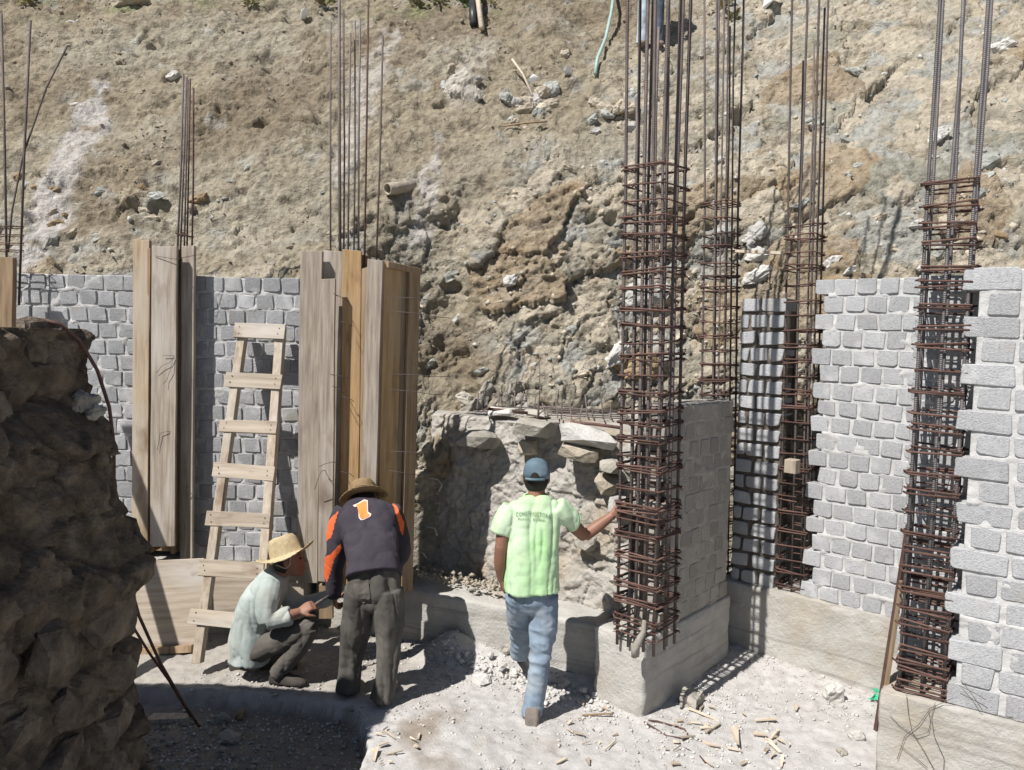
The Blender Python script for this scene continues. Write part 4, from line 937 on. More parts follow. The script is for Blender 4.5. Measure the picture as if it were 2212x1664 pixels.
# ================================================================ things on the hillside
hr = random.Random(21); random.seed(21)
lab = {'cream_rock': 'angular cream stone bedded in the cut slope', 'green_rock': 'angular green-grey stone bedded in the cut slope', 'pale_rock': 'pale grey stone bedded in the cut slope', 'ochre_rock': 'rust-brown stone bedded in the cut slope'}
def hill_rock(u, v, s, mt, label=None, group=None, sink=.25, flat=.55, n=20):
    p, nn = hill(u, v); dd = p.y / 8.0
    o = rough_rock('rock', n, s * hr.uniform(.9, 1.5), s * .6, s * flat * hr.uniform(.8, 1.2), M[mt], cuts=3 if s > .15 else 2 if s > .07 else 1, amp=.35, seed=u * .1)
    o.location = p - nn * s * sink * .6; o.rotation_euler = (hr.gauss(0, .25), -hr.uniform(.2, .8) if hr.random() < .75 else hr.uniform(-.3, .5), hr.gauss(0, .3))
    if not label:
        reg = ('above the left block wall' if v > 250 else 'on the upper left slope') if u < 740 else (('between the large formwork and the dense cage' if v > 350 else 'on the upper slope in the middle') if u < 1340 else ('behind the slim cages' if u < 1800 else 'above the sunlit wall at right'))
        label = lab[mt].replace('in the cut slope', reg); group = label.replace('stone', 'stones')
    return tag(o, label or lab[mt], 'rock', group or ({'cream_rock': 'cream', 'green_rock': 'green-grey', 'pale_rock': 'pale', 'ochre_rock': 'rust-brown'}[mt] + ' stones in the slope'))
for i in range(120):
    a_ = hr.random()
    if a_ < .72:
        u, v = hr.uniform(900, 2200), hr.uniform(120, 820)
        if v < 600 - (u - 900) * .5 and hr.random() < .7: continue
        mt = hr.choice(['cream_rock', 'green_rock', 'green_rock', 'pale_rock', 'ochre_rock', 'cream_rock'])
    elif a_ < .9: u, v = hr.uniform(20, 700), hr.uniform(330, 560); mt = hr.choice(['cream_rock', 'green_rock', 'ochre_rock'])
    else: u, v = hr.uniform(0, 2200), hr.uniform(5, 400); mt = hr.choice(['cream_rock', 'pale_rock'])
    hill_rock(u, v, hr.uniform(.035, .11), mt)
for (u0, u1, v0, v1, k, l) in ((1080, 1190, 195, 285, 14, 'loose stone in the left of two rubble spills high on the slope'), (1270, 1372, 190, 290, 13, 'loose stone in the rubble spill beside the upper rebar of the dense cage'),
                               (1560, 1640, 480, 620, 10, 'loose stone spilling down behind the slim cages'), (940, 1030, 150, 220, 6, 'lump of grey conglomerate beside the dark hollow'), (1000, 1130, 830, 890, 8, 'clod at the back of the rubble wall top')):
    for _ in range(k): hill_rock(hr.uniform(u0, u1), hr.uniform(v0, v1), hr.uniform(.05, .13), hr.choice(['pale_rock', 'cream_rock', 'green_rock']) if 'clod' not in l else 'stone', l, l.replace('loose stone', 'loose stones').replace('lump', 'lumps').replace('clod', 'clods'), sink=-.1, flat=.8)
hill_rock(1105, 604, .085, 'pale_rock', 'single round white stone on the bare slope above the rubble wall', 'white stone', sink=-.3, flat=.95)
hill_rock(1000, 200, .17, 'stone', 'egg-shaped grey boulder in the hollow left of the rubble spill', 'boulder', sink=-.2, flat=1.4)
hill_rock(270, 12, .26, 'cream_rock', 'projecting pale slab with a dark hollow under it at top left', 'slab', sink=-.2, flat=.35)
hill_rock(1330, 770, .20, 'pale_rock', 'pale blue-grey slab jutting out left of the dense cage', 'slab2', sink=-.3, flat=.5)
hill_rock(1370, 800, .28, 'ochre_rock', 'big rust-brown undercut boulder behind the dense cage', 'boulder2', sink=.0, flat=.6)
hill_rock(1385, 640, .24, 'green_rock', 'large green-grey block behind the dense cage', 'boulder3', sink=.1, flat=.7)
hill_rock(1640, 560, .12, 'pale_rock', 'whitish stone above the narrow pier', 'stone9', sink=-.2, flat=.8)
hill_rock(2050, 495, .11, 'cream_rock', 'upright cream stone seen through the nearest cage', 'stone10', sink=-.3, flat=1.2)
hill_rock(2150, 110, .22, 'pale_rock', 'big pale rock at the upper right corner', 'stone11', sink=.0)
hill_rock(2020, 300, .16, 'pale_rock', 'bluish white rock behind the nearest cage bars', 'stone12', sink=.0)
hill_rock(2130, 360, .18, 'green_rock', 'grey-green rock right of the nearest cage bars', 'stone13', sink=.0)
for o in bpy.data.objects:
    if o.get('group') in ('white stone', 'boulder', 'slab', 'slab2', 'boulder2', 'boulder3', 'stone9', 'stone10', 'stone11', 'stone12', 'stone13'): del o['group']
# clay pipe stub
p, nn = hill(858, 410); ax = V(-.62, -.70, -.22).normalized(); A_ = ax.orthogonal().normalized(); B_ = ax.cross(A_); r0 = .058; mb = MB()
mb.rings([(ax * -.22, A_ * r0, B_ * r0), (ax * .10, A_ * r0, B_ * r0), (ax * .11, A_ * r0 * .97, B_ * r0 * .97), (ax * .11, A_ * r0 * .80, B_ * r0 * .80), (ax * .08, A_ * r0 * .78, B_ * r0 * .78), (ax * -.2, A_ * r0 * .78, B_ * r0 * .78)], 18, cap=True)
o = mb.build('drain_pipe', M['cream_rock'], None, True); o.location = p + V(0, -.05, .0); tag(o, 'broken end of a clay drain pipe sticking out of the slope', 'pipe')
# litter, sticks, hose
for k, (u, v, l) in enumerate(((1150, 180, 'white paper scrap above the left rubble spill'), (1225, 163, 'white plastic scrap right of the paper on the upper slope'), (660, 38, 'thin whitish stone chip near the top of the left slope'), (1665, 5, 'white bag at the top edge behind the slim cages'))):
    p, nn = hill(u, v); mb = MB(); s = .10 if k != 3 else .22
    mb.hull(rock_pts(12, s, s * .5, s * .6)); o = mb.build('litter', M['white']); o.location = p + V(0, -.06, .03); o.rotation_euler = (.3, .4 * k, k); tag(o, l, 'litter')
def on_hill(u, v, off=.05): p, nn = hill(u, v); return p + nn * off
M['hose'] = mat('green_hose', [(.3, (.26, .38, .35)), (.7, (.36, .46, .43))], scale=8, rough=.5, bump=0)
M['black'] = mat('black_plastic', [(.3, (.025, .025, .028)), (.7, (.05, .05, .05))], scale=8, rough=.4, bump=0)
rod('garden_hose', 'pale green hose running down from the top of the slope', 'hose', [on_hill(1320, -25, .2), on_hill(1323, 25, .2), on_hill(1318, 62, .18), on_hill(1305, 105, .12), on_hill(1290, 140, .08), on_hill(1283, 168, .04)], .020, 'hose', 8)
rod('stick', 'pale broken stick standing near the top of the slope', 'stick', [on_hill(1024, -20, .25), on_hill(1030, 20, .2), on_hill(1040, 70, .05)], .035, 'chip')
rod('black_pipe', 'black pipe end behind the pale stick near the top', 'pipe', [on_hill(1021, 15, .12), on_hill(1024, 60, .04)], .05, 'black', 9)
rod('stick', 'thin dry twig beside the left rubble spill', 'stick', [on_hill(1105, 150, .12), on_hill(1130, 180, .10), on_hill(1150, 215, .05)], .014, 'chip', 5)
rod('stick', 'twig lying under the left rubble spill', 'stick', [on_hill(1085, 282, .05), on_hill(1130, 278, .06), on_hill(1180, 272, .05)], .010, 'wood_brown', 5)
# weeds near the top
M['leaf'] = mat('weed_leaf', [(.3, (.06, .11, .03)), (.7, (.12, .19, .06))], scale=30, rough=.7, bump=0, rnd=.3)
M['dry_leaf'] = mat('dry_weed', [(.3, (.22, .20, .10)), (.7, (.33, .30, .17))], scale=30, rough=.8, bump=0, rnd=.3)
def weed_plant(u, v, s, mt, label, group, k=46):
    p, nn = hill(u, v); mb = MB()
    for _ in range(k):
        d = V(hr.gauss(0, .6), hr.gauss(-.3, .5), abs(hr.gauss(.6, .4))).normalized(); L = s * hr.uniform(.4, 1.1); b_ = d * L * hr.uniform(.0, .6) ; w_ = d.cross(V(hr.gauss(0, 1), hr.gauss(0, 1), hr.gauss(0, 1))).normalized() * s * .10
        tip = b_ + d * L * .6 + V(0, 0, -.12 * s); mid = b_ + d * L * .3
        mb.add([b_, mid + w_, tip, mid - w_], [(0, 1, 2, 3)])
    o = mb.build('weed', M[mt]); o.location = p; return tag(o, label, 'plant', group)
for i in range(8): weed_plant(hr.uniform(890, 1085), hr.uniform(-12, 22), hr.uniform(.10, .20), 'leaf' if i % 3 == 0 else 'dry_leaf', 'low weed near the top edge left of the stick', 'weeds at the top of the slope')
for (u, v) in ((1560, 20), (1580, 45), (1575, 5), (545, 10), (60, 10), (700, 15)): weed_plant(u, v, .22, 'dry_leaf', 'dry grassy tuft along the top edge of the slope', 'dry tufts along the top')

# ================================================================ people
def cmats(name, a, b, **k):
    k.setdefault('scale', 7); k.setdefault('bump', .25); k.setdefault('bscale', 140); k.setdefault('bdist', .003); k.setdefault('crease', (6, 1.0, .028))
    return mat(name, [(.3, a), (.7, b)], rough=.92, detail=8, **k)
M['skin'] = mat('skin', [(.3, (.20, .095, .06)), (.7, (.27, .14, .092))], scale=10, rough=.55, bump=.08, bscale=120, bdist=.003, spec=.4)
M['hair'] = mat('black_hair', [(.3, (.012, .010, .009)), (.7, (.025, .02, .018))], scale=30, rough=.6, bump=.5, bscale=160, stretch=(1, 1, .2), bdist=.004)
M['tee'] = cmats('lime_tshirt', (.34, .58, .27), (.42, .66, .35), stain=((.54, .66, .48), 3, .44, .68, (1, 1, .5)), stain2=((.42, .50, .24), 4, .60, .8, (1, 1, .6)))
M['jeans'] = cmats('blue_jeans', (.15, .195, .255), (.25, .315, .385), stain=((.40, .42, .42), 4, .55, .8, (1, 1, .7)))
M['cap'] = cmats('faded_cap', (.075, .12, .15), (.12, .175, .21), stain=((.2, .25, .28), 9, .5, .8, one))
M['shoe'] = cmats('dusty_shoe', (.14, .115, .10), (.26, .22, .195))
M['shoe_dark'] = cmats('dark_shoe', (.035, .03, .027), (.08, .068, .058))
M['jersey'] = cmats('dark_jersey', (.032, .027, .037), (.053, .045, .058))
M['orange'] = cmats('orange_panel', (.62, .105, .03), (.74, .15, .05))
M['trouser'] = cmats('dark_trousers', (.058, .053, .047), (.105, .098, .086), stain=((.19, .175, .15), 3, .52, .78, (1, 1, .4)))
M['trouser2'] = cmats('brown_trousers', (.075, .068, .06), (.125, .113, .098))
M['shirt3'] = cmats('pale_work_shirt', (.30, .345, .325), (.40, .445, .42), stain=((.36, .35, .30), 3, .55, .8, one))
M['straw'] = mat('straw', [(.3, (.42, .32, .18)), (.7, (.60, .50, .32))], scale=40, rough=.8, bump=.4, bscale=120, bdist=.004, bump2=('Z', 42, .9, 1.2))
M['straw_brown'] = mat('brown_straw', [(.3, (.20, .13, .065)), (.7, (.32, .225, .125))], scale=40, rough=.85, bump=.4, bscale=120, bdist=.004, bump2=('Z', 42, .7, 1.2))
M['print'] = mat('faded_print', [(.4, (.07, .10, .07)), (.62, (.26, .40, .23))], scale=55, detail=3, rough=.9, bump=0)
M['number'] = cmats('number_orange', (.72, .24, .06), (.80, .30, .09))
M['number_edge'] = cmats('number_edge', (.75, .55, .50), (.82, .64, .58))
M['eye'] = mat('eye', [(.4, (.02, .015, .012)), (.6, (.03, .02, .018))], scale=5, rough=.2, bump=0)
M['cord'] = cmats('hat_cord', (.45, .40, .32), (.55, .5, .4))

def spline(pts, rad, k=5):
    """Catmull-Rom through points and radii"""
    P = [Vector(p) for p in pts]; n = len(P); op, orr = [], []
    for i in range(n - 1):
        p0, p1, p2, p3 = P[max(i - 1, 0)], P[i], P[i + 1], P[min(i + 2, n - 1)]
        for j in range(k):
            t = j / k; t2, t3 = t * t, t * t * t
            op.append(.5 * ((2 * p1) + (p2 - p0) * t + (2 * p0 - 5 * p1 + 4 * p2 - p3) * t2 + (3 * p1 - p0 - 3 * p2 + p3) * t3)); orr.append(rad[i] + (rad[i + 1] - rad[i]) * (t * t * (3 - 2 * t)))
    op.append(P[-1]); orr.append(rad[-1]); return op, orr
def limb(mb, pts, rad, n=14, k=5):
    a, b = spline(pts, rad, k); mb.tube(a, b, n); return mb
def trunk(mb, secs, lat, n=28, k=4, power=2.3):
    """secs: (centre, half width, half depth); rings stand square to the path"""
    c, hw = spline([s[0] for s in secs], [s[1] for s in secs], k); _, hd = spline([s[0] for s in secs], [s[2] for s in secs], k)
    lat = Vector(lat).normalized(); rings = []
    for i, p in enumerate(c):
        t = (c[min(i + 1, len(c) - 1)] - c[max(i - 1, 0)]).normalized(); L = (lat - t * lat.dot(t)).normalized(); rings.append((p, L * hw[i], t.cross(L) * hd[i]))
    mb.rings(rings, n, power=power); return mb
def blob(mb, c, a, b, d, n=14, m=9):
    c, a, b, d = Vector(c), Vector(a), Vector(b), Vector(d)
    mb.rings([(c + d * math.cos(math.pi * (i + .15) / (m - .7)), a * math.sin(math.pi * (i + .15) / (m - .7)), b * math.sin(math.pi * (i + .15) / (m - .7))) for i in range(m)], n); return mb
def head(mb, c, up, fw, s=1.0):
    up = Vector(up).normalized(); fw = Vector(fw); fw = (fw - up * fw.dot(up)).normalized(); sd = fw.cross(up); c = Vector(c)
    mb.rings([(c + up * h * s + fw * o * s, sd * w * s, fw * d * s) for h, w, d, o in ((-.116, .020, .020, .058), (-.104, .042, .044, .045), (-.078, .056, .070, .020), (-.04, .066, .086, .008), (0, .073, .093, .0), (.04, .076, .097, -.004), (.075, .070, .090, -.006), (.10, .050, .066, -.008), (.114, .02, .028, -.008))], 20)
    limb(mb, [c + fw * .086 * s + up * .014 * s, c + fw * .102 * s - up * .012 * s, c + fw * .111 * s - up * .030 * s], [.009 * s, .012 * s, .014 * s], 8, 3)
    for k in (-.009, .009): blob(mb, c + fw * .096 * s - up * (.066 + k) * s, sd * .022 * s, fw * .010 * s, up * .008 * s, 8, 6)
    for k in (-1, 1):
        blob(mb, c + sd * k * .078 * s - up * .008 * s - fw * .006 * s, sd * .010 * s, fw * .020 * s, up * .034 * s, 10, 7)
        blob(mb, c + sd * k * .032 * s + fw * .084 * s + up * .028 * s, sd * .022 * s, fw * .010 * s, up * .008 * s, 8, 6)
    return up, fw, sd
def hand(mb, wrist, dirv, pn, side, curl=.5, s=1.0):
    """palm, four fingers of different length and a thumb; pn is the way the palm faces, side +1/-1 the thumb side"""
    d = Vector(dirv).normalized(); pn = Vector(pn); pn = (pn - d * pn.dot(d)).normalized(); sv = d.cross(pn) * side; w = Vector(wrist)
    mb.rings([(w + d * t * s, sv * a * s, pn * b * s) for t, a, b in ((-.01, .024, .019), (.02, .032, .017), (.05, .041, .016), (.078, .041, .014), (.088, .036, .011))], 14, power=2.6)
    for i, (o, L) in enumerate(((.031, .068), (.011, .076), (-.010, .071), (-.030, .056))):
        p = w + d * .078 * s + sv * o * s; pts = [p - d * .02 * s, p]; ang = curl * .5
        for seg in (.42, .32, .26):
            ang += curl * .85 if seg != .42 else 0
            p = p + (d * math.cos(ang) + pn * math.sin(ang)) * L * seg * s; pts.append(p); 
        mb.tube(pts, [.0095 * s, .0098 * s, .0092 * s, .0085 * s, .007 * s], 8)
    b = w + d * .022 * s + sv * .028 * s; t1 = b + (d * .6 + sv * .75 + pn * .25).normalized() * .036 * s; t2 = t1 + (d * .85 + sv * .25 + pn * .5 * (.3 + curl)).normalized() * .032 * s; t3 = t2 + (d * .8 + pn * curl).normalized() * .024 * s
    mb.tube([b - sv * .01 * s, b, t1, t2, t3], [.015 * s, .015 * s, .012 * s, .0105 * s, .008 * s], 8)
def shoe(mb, heel, toe, up=(0, 0, 1), s=1.0):
    h, t = Vector(heel), Vector(toe); d = (t - h).normalized(); u = Vector(up); u = (u - d * u.dot(d)).normalized(); sd = d.cross(u); L = (t - h).length
    mb.rings([(h + d * L * x + u * z * s * .5, sd * w * s, u * z * s * .5) for x, w, z in ((.0, .024, .06), (.05, .034, .085), (.2, .038, .105), (.38, .039, .095), (.58, .045, .07), (.78, .047, .058), (.92, .038, .045), (1.0, .018, .03))], 16, power=2.8)
def figmesh(name, mb, mt, par, voxel=.007, it=3, wr=None, extra=None):
    me = mb.mesh(name + '_src'); o = bpy.data.objects.new('tmp', me); COL.objects.link(o)
    rm = o.modifiers.new('r', 'REMESH'); rm.mode = 'VOXEL'; rm.voxel_size = voxel
    if it: sm = o.modifiers.new('s', 'SMOOTH'); sm.factor = .5; sm.iterations = it
    dg = bpy.context.evaluated_depsgraph_get(); nm = bpy.data.meshes.new_from_object(o.evaluated_get(dg)); bpy.data.objects.remove(o); nm.name = name
    n = len(nm.vertices); co = np.empty(n * 3, np.float32); nm.vertices.foreach_get('co', co); co = co.reshape(-1, 3)
    if wr:
        no = np.empty(n * 3, np.float32); nm.vertices.foreach_get('normal', no); no = no.reshape(-1, 3)
        co = co + no * wr(co)[:, None]; nm.vertices.foreach_set('co', co.astype(np.float32).ravel()); nm.update()
    nm.polygons.foreach_set('use_smooth', np.ones(len(nm.polygons), bool))
    ob = obj(name, nm, mt, par)
    if extra:
        nm.materials.append(extra[0]); cs = np.empty(len(nm.polygons) * 3, np.float32); nm.polygons.foreach_get('center', cs); cs = cs.reshape(-1, 3) + np.array(par.location)
        q = cs - np.array([0, 0, EYE]); dp = q @ np.array(FW); uu = CX + FPX * (q @ np.array(CR)) / dp; vv = CY - FPX * (q @ np.array(CU)) / dp
        ins = np.zeros(len(cs), bool)
        for pg in extra[1]:
            c_ = np.zeros(len(cs), bool); m_ = len(pg)
            for i in range(m_):
                (x1, y1), (x2, y2) = pg[i], pg[(i + 1) % m_]
                c_ ^= ((y1 > vv) != (y2 > vv)) & (uu < (x2 - x1) * (vv - y1) / (y2 - y1 + 1e-9) + x1)
            ins |= c_
        nm.polygons.foreach_set('material_index', ins.astype(np.int32)); nm.update()
    return ob
def folds(sx, sz, amp, s, amp2=.0025, diag=0.0):
    def f(co):
        q = co.copy(); q[:, 2] = q[:, 2] + diag * q[:, 0]
        n_ = np.clip(np.abs(fbm(q * np.array([sx, sx, sz]), 2, s)) * 1.6, 0, 1); m_ = np.clip(np.abs(fbm(q[:, [2, 0, 1]] * np.array([sz * 3, sx * .9, sx * .9]) + 5, 2, s + 3)) * 1.6, 0, 1)
        return amp * (.35 + .9 * n_ - .75 * (1 - n_) ** 5) - .35 * amp * (1 - m_) ** 7 + amp2 * fbm(co * 30, 2, s + 5)
    return f
def straw_hat(par, c, axis, fw, rb, rc, hc, mt, roll=.02, cord=None, front=0.0):
    ax = Vector(axis).normalized(); fw = Vector(fw); fw = (fw - ax * fw.dot(ax)).normalized(); sd = ax.cross(fw)
    mb = MB(); n = 44; prof_ = [(rb, 0), (rb * .86, -.006), (rb * .72, -.008), (rc * 1.06, -.004), (rc, .008), (rc * .97, hc * .4), (rc * .90, hc * .75), (rc * .74, hc * .95), (rc * .4, hc * 1.0), (0.004, hc * .97)]
    vs, fs = [], []
    for (r, h) in prof_:
        for j in range(n):
            a = 2 * math.pi * j / n; k = max(0, (r - rc) / (rb - rc)) if r > rc else 0
            vs.append(((r * math.cos(a)) * 1.08, r * math.sin(a) * .94, h - k * k * roll * math.cos(2 * a) * -1 + k * k * front * math.cos(a) + random.uniform(-.002, .002)))
    for i in range(len(prof_) - 1):
        for j in range(n): fs.append((i * n + j, i * n + (j + 1) % n, (i + 1) * n + (j + 1) % n, (i + 1) * n + j))
    fs.append(tuple((len(prof_) - 1) * n + j for j in range(n)))
    o = mb.add(vs, fs).build('straw_hat', mt, par, True); sm = o.modifiers.new('s', 'SOLIDIFY'); sm.thickness = .005; sm.offset = 0
    o.matrix_local = Matrix.Translation(Vector(c) - par.location) @ Matrix((fw, sd, ax)).transposed().to_4x4(); return o
def decal(par, target, polys, mt, name, off=.002, cuts=2):
    """flat print laid on cloth: polygons in photo points, cast on to the garment"""
    dg = bpy.context.evaluated_depsgraph_get(); bv = BVHTree.FromPolygons([v.co for v in target.data.vertices], [p.vertices for p in target.data.polygons])
    bm = bmesh.new()
    for pg in polys: bm.faces.new([bm.verts.new((x, y, 0)) for x, y in pg])
    bmesh.ops.triangulate(bm, faces=bm.faces)
    if cuts: bmesh.ops.subdivide_edges(bm, edges=bm.edges, cuts=cuts, use_grid_fill=True)
    for v in bm.verts:
        d = ray(v.co.x, v.co.y).normalized(); h = bv.ray_cast(V(0, 0, EYE) - par.location, d)
        v.co = (h[0] - d * off) if h[0] else V(0, 0, -5)
    bmesh.ops.delete(bm, geom=[v for v in bm.verts if v.co.z < -4], context='VERTS')
    me = bpy.data.meshes.new(name); bm.to_mesh(me); bm.free(); return obj(name, me, mt, par)
def text_polys(s, cx, cy, width, height, arc=0.0, tilt=0.0):
    """letters as triangles in photo points"""
    cu = bpy.data.curves.new('t', 'FONT'); cu.body = s; cu.align_x = 'CENTER'; cu.resolution_u = 2; cu.space_character = 1.18; o = bpy.data.objects.new('t', cu); COL.objects.link(o)
    dg = bpy.context.evaluated_depsgraph_get(); me = bpy.data.meshes.new_from_object(o.evaluated_get(dg)); bpy.data.objects.remove(o)
    co = np.array([v.co[:] for v in me.vertices]); w0 = co[:, 0].max() - co[:, 0].min(); h0 = co[:, 1].max(); x0 = (co[:, 0].max() + co[:, 0].min()) / 2
    X_ = (co[:, 0] - x0) / w0 * width; Y_ = co[:, 1] / h0 * height
    px = cx + X_; py = cy - Y_ + arc * (X_ / (width / 2)) ** 2 + tilt * X_
    return [[(px[i], py[i]) for i in p.vertices] for p in me.polygons]

# ---------------------------------------------------------------- man in the lime T-shirt, seen from behind
W = at
p1 = empty('person', (.18, 4.70, 0), label='person in lime green printed T-shirt, jeans and cap, holding the dense rebar cage', cat='person'); O1 = p1.location
L = lambda u, v, Y: at(u, v, Y) - O1
body = MB()
trunk(body, [(L(1150, 1300, 4.79), .135, .10), (L(1150, 1240, 4.79), .13, .095), (L(1153, 1160, 4.80), .145, .10), (L(1157, 1105, 4.79), .165, .095), (L(1158, 1082, 4.79), .10, .07)], (1, 0, 0))
limb(body, [L(1158, 1092, 4.79), L(1159, 1066, 4.80), L(1160, 1040, 4.815)], [.062, .054, .056])
up1, fw1, sd1 = head(body, L(1159, 1031, 4.83), (0, .06, 1), (.12, 1, -.05))
limb(body, [L(1208, 1098, 4.78), L(1236, 1132, 4.84), L(1262, 1158, 4.92)], [.05, .047, .040]); limb(body, [L(1262, 1158, 4.92), L(1290, 1138, 4.94), L(1324, 1112, 4.95)], [.041, .040, .027])
hd = (L(1350, 1090, 4.965) - L(1324, 1112, 4.95)).normalized(); hand(body, L(1324, 1112, 4.95), hd, (.35, .6, .2), -1, 1.15)
limb(body, [L(1102, 1098, 4.78), L(1090, 1140, 4.76), L(1083, 1178, 4.75)], [.05, .047, .040]); limb(body, [L(1083, 1178, 4.75), L(1080, 1215, 4.77), L(1083, 1252, 4.81)], [.041, .039, .026])
hand(body, L(1083, 1252, 4.81), (L(1090, 1280, 4.84) - L(1083, 1252, 4.81)), (1, .3, 0), -1, .5)
limb(body, [L(1172, 1300, 4.79), L(1166, 1420, 4.74), L(1152, 1545, 4.72)], [.075, .05, .04]); limb(body, [L(1126, 1300, 4.80), L(1126, 1362, 5.04), L(1122, 1410, 5.16)], [.075, .052, .04])
figmesh('body', body, M['skin'], p1, .0062, 2)
jn = MB()
trunk(jn, [(L(1150, 1318, 4.80), .05, .06), (L(1150, 1306, 4.79), .11, .095), (L(1149, 1288, 4.785), .150, .112), (L(1149, 1258, 4.785), .146, .108)], (1, 0, 0))
limb(jn, [L(1174, 1284, 4.78), L(1174, 1348, 4.775), L(1167, 1420, 4.74), L(1160, 1480, 4.73), L(1151, 1530, 4.72), L(1150, 1545, 4.715)], [.096, .086, .065, .060, .066, .070])
limb(jn, [L(1124, 1286, 4.785), L(1123, 1330, 4.90), L(1127, 1366, 5.05), L(1125, 1392, 5.12), L(1122, 1415, 5.18)], [.096, .086, .070, .062, .062])
def wj(co):
    a = 1 - 2 * np.abs(fbm(co * np.array([9, 9, 16.0]), 2, 77)); kn = smooth(.75, .55, co[:, 2]) * smooth(.2, .4, co[:, 2]); return (.005 + .007 * kn) * a + .003 * fbm(co * 26, 2, 80)
figmesh('jeans', jn, M['jeans'], p1, .0075, 3, wj)
ts = MB()
trunk(ts, [(L(1149, 1274, 4.78), .176, .138), (L(1149, 1245, 4.78), .171, .134), (L(1150, 1190, 4.785), .163, .128), (L(1153, 1140, 4.79), .160, .118), (L(1156, 1104, 4.79), .172, .105), (L(1158, 1086, 4.79), .138, .085), (L(1158, 1072, 4.795), .075, .068)], (1, 0, 0), power=2.5)
limb(ts, [L(1200, 1097, 4.785), L(1222, 1112, 4.80), L(1242, 1130, 4.835)], [.074, .070, .064]); limb(ts, [L(1108, 1098, 4.785), L(1092, 1128, 4.77), L(1083, 1152, 4.765)], [.074, .070, .066])
tee = figmesh('tshirt', ts, M['tee'], p1, .0075, 3, folds(9, 1.3, .0115, 91, .0025, diag=.45))
decal(p1, tee, text_polys('CONSTRUCTORA', 1152, 1114, 76, 9, arc=5.0, tilt=.07), M['print'], 'shirt_print', .005, 0)
decal(p1, tee, text_polys('MARTIN  ESPINAL', 1149, 1125.5, 60, 5.5, arc=0, tilt=.05), M['print'], 'shirt_print', .005, 0)
sh = MB(); h0 = atz(1148, 1577, .0); shoe(sh, h0 - O1 + V(0, -.01, .0), h0 - O1 + V(.03, .27, .0), s=1.3); figmesh('shoe', sh, M['shoe'], p1, .006, 2)
sh = MB(); shoe(sh, L(1118, 1428, 5.14), L(1124, 1425, 5.40), (0, -.15, 1)); figmesh('shoe', sh, M['shoe'], p1, .006, 2)
hc1 = L(1159, 1031, 4.83)
def hoop(par, name, c, A, B, r, mt, n=26):
    MB().tube([Vector(c) + Vector(A) * math.cos(a) + Vector(B) * math.sin(a) for a in np.linspace(0, 2 * math.pi, n)], r, 6).build(name, mt, par, True)
hoop(p1, 'collar', L(1158, 1073, 4.797), V(.078, 0, 0), V(0, .070, .012), .008, M['tee'])
hr_ = MB(); blob(hr_, hc1 - fw1 * .018 - up1 * .012, sd1 * .080, fw1 * .088, up1 * .092, 18, 12); figmesh('hair', hr_, M['hair'], p1, .006, 2)
cp = MB(); cp.rings([(hc1 + up1 * h - fw1 * .006, sd1 * w_, fw1 * d_) for h, w_, d_ in ((-.002, .0865, .110), (.03, .087, .110), (.07, .080, .101), (.10, .062, .078), (.118, .034, .042), (.124, .008, .01))], 26)
cro = cp.build('cap', M['cap'], p1, True)
vz = MB(); vz.add([hc1 + up1 * (.012 - .012 * (x * x)) + fw1 * (.085 + .085 * (1 - x * x) * t) + sd1 * x * .078 for t in (0, 1) for x in np.linspace(-1, 1, 9)], [(i, i + 1, 9 + i + 1, 9 + i) for i in range(8)])
vo = vz.build('visor', M['cap'], cro, True); sm = vo.modifiers.new('s', 'SOLIDIFY'); sm.thickness = .004
ar = MB(); n_ = 12; back = -fw1
ar.add([hc1 + back * (.1195 * math.sqrt(1 - (x / .092) ** 2) + .004 - .006 * max(0, z / .05)) + sd1 * x + up1 * (.002 + z) for x, z in [(-.03, 0), (0, 0), (.03, 0)] + [(.03 * math.cos(a), .042 * math.sin(a)) for a in np.linspace(.05, math.pi - .05, n_)]], [(1, 3 + i, 4 + i) for i in range(n_ - 1)] + [(1, 2, 3), (1, 2 + n_, 0)])
ao = ar.build('back_opening', M['hair'], cro); sm = ao.modifiers.new('s', 'SOLIDIFY'); sm.thickness = .004; sm.offset = 0
st = MB(); st.tube([hc1 + sd1 * .088 * math.sin(a) - fw1 * (.006 + .1175 * math.cos(a)) + up1 * -.001 for a in np.linspace(-.75, .75, 9)], .0085, 8); st.build('strap', M['cap'], cro, True)

# ---------------------------------------------------------------- man bending over in the dark jersey
p2 = empty('person', (-.92, 4.82, .08), label='person in dark jersey numbered 1 bending over in a brown straw hat', cat='person'); O2 = p2.location
L = lambda u, v, Y: at(u, v, Y) - O2
body = MB()
trunk(body, [(L(808, 1290, 4.84), .14, .11), (L(808, 1235, 4.86), .135, .10), (L(803, 1165, 5.0), .15, .105), (L(792, 1118, 5.12), .165, .09), (L(788, 1102, 5.20), .09, .06)], (1, 0, 0))
limb(body, [L(790, 1104, 5.16), L(788, 1094, 5.24), L(788, 1086, 5.30)], [.06, .055, .055])
up2, fw2, sd2 = head(body, L(787, 1082, 5.34), (-.08, .50, .86), (-.12, .86, -.5))
limb(body, [L(742, 1108, 5.12), L(726, 1190, 5.07), L(721, 1282, 5.14)], [.05, .042, .028]); hand(body, L(721, 1284, 5.14), L(726, 1312, 5.17) - L(721, 1284, 5.14), (.8, .3, -.2), -1, 1.0)
limb(body, [L(848, 1108, 5.14), L(866, 1185, 5.28), L(835, 1258, 5.42)], [.05, .042, .028]); hand(body, L(833, 1262, 5.43), L(800, 1290, 5.46) - L(833, 1262, 5.43), (-.3, -.5, -.6), 1, .8)
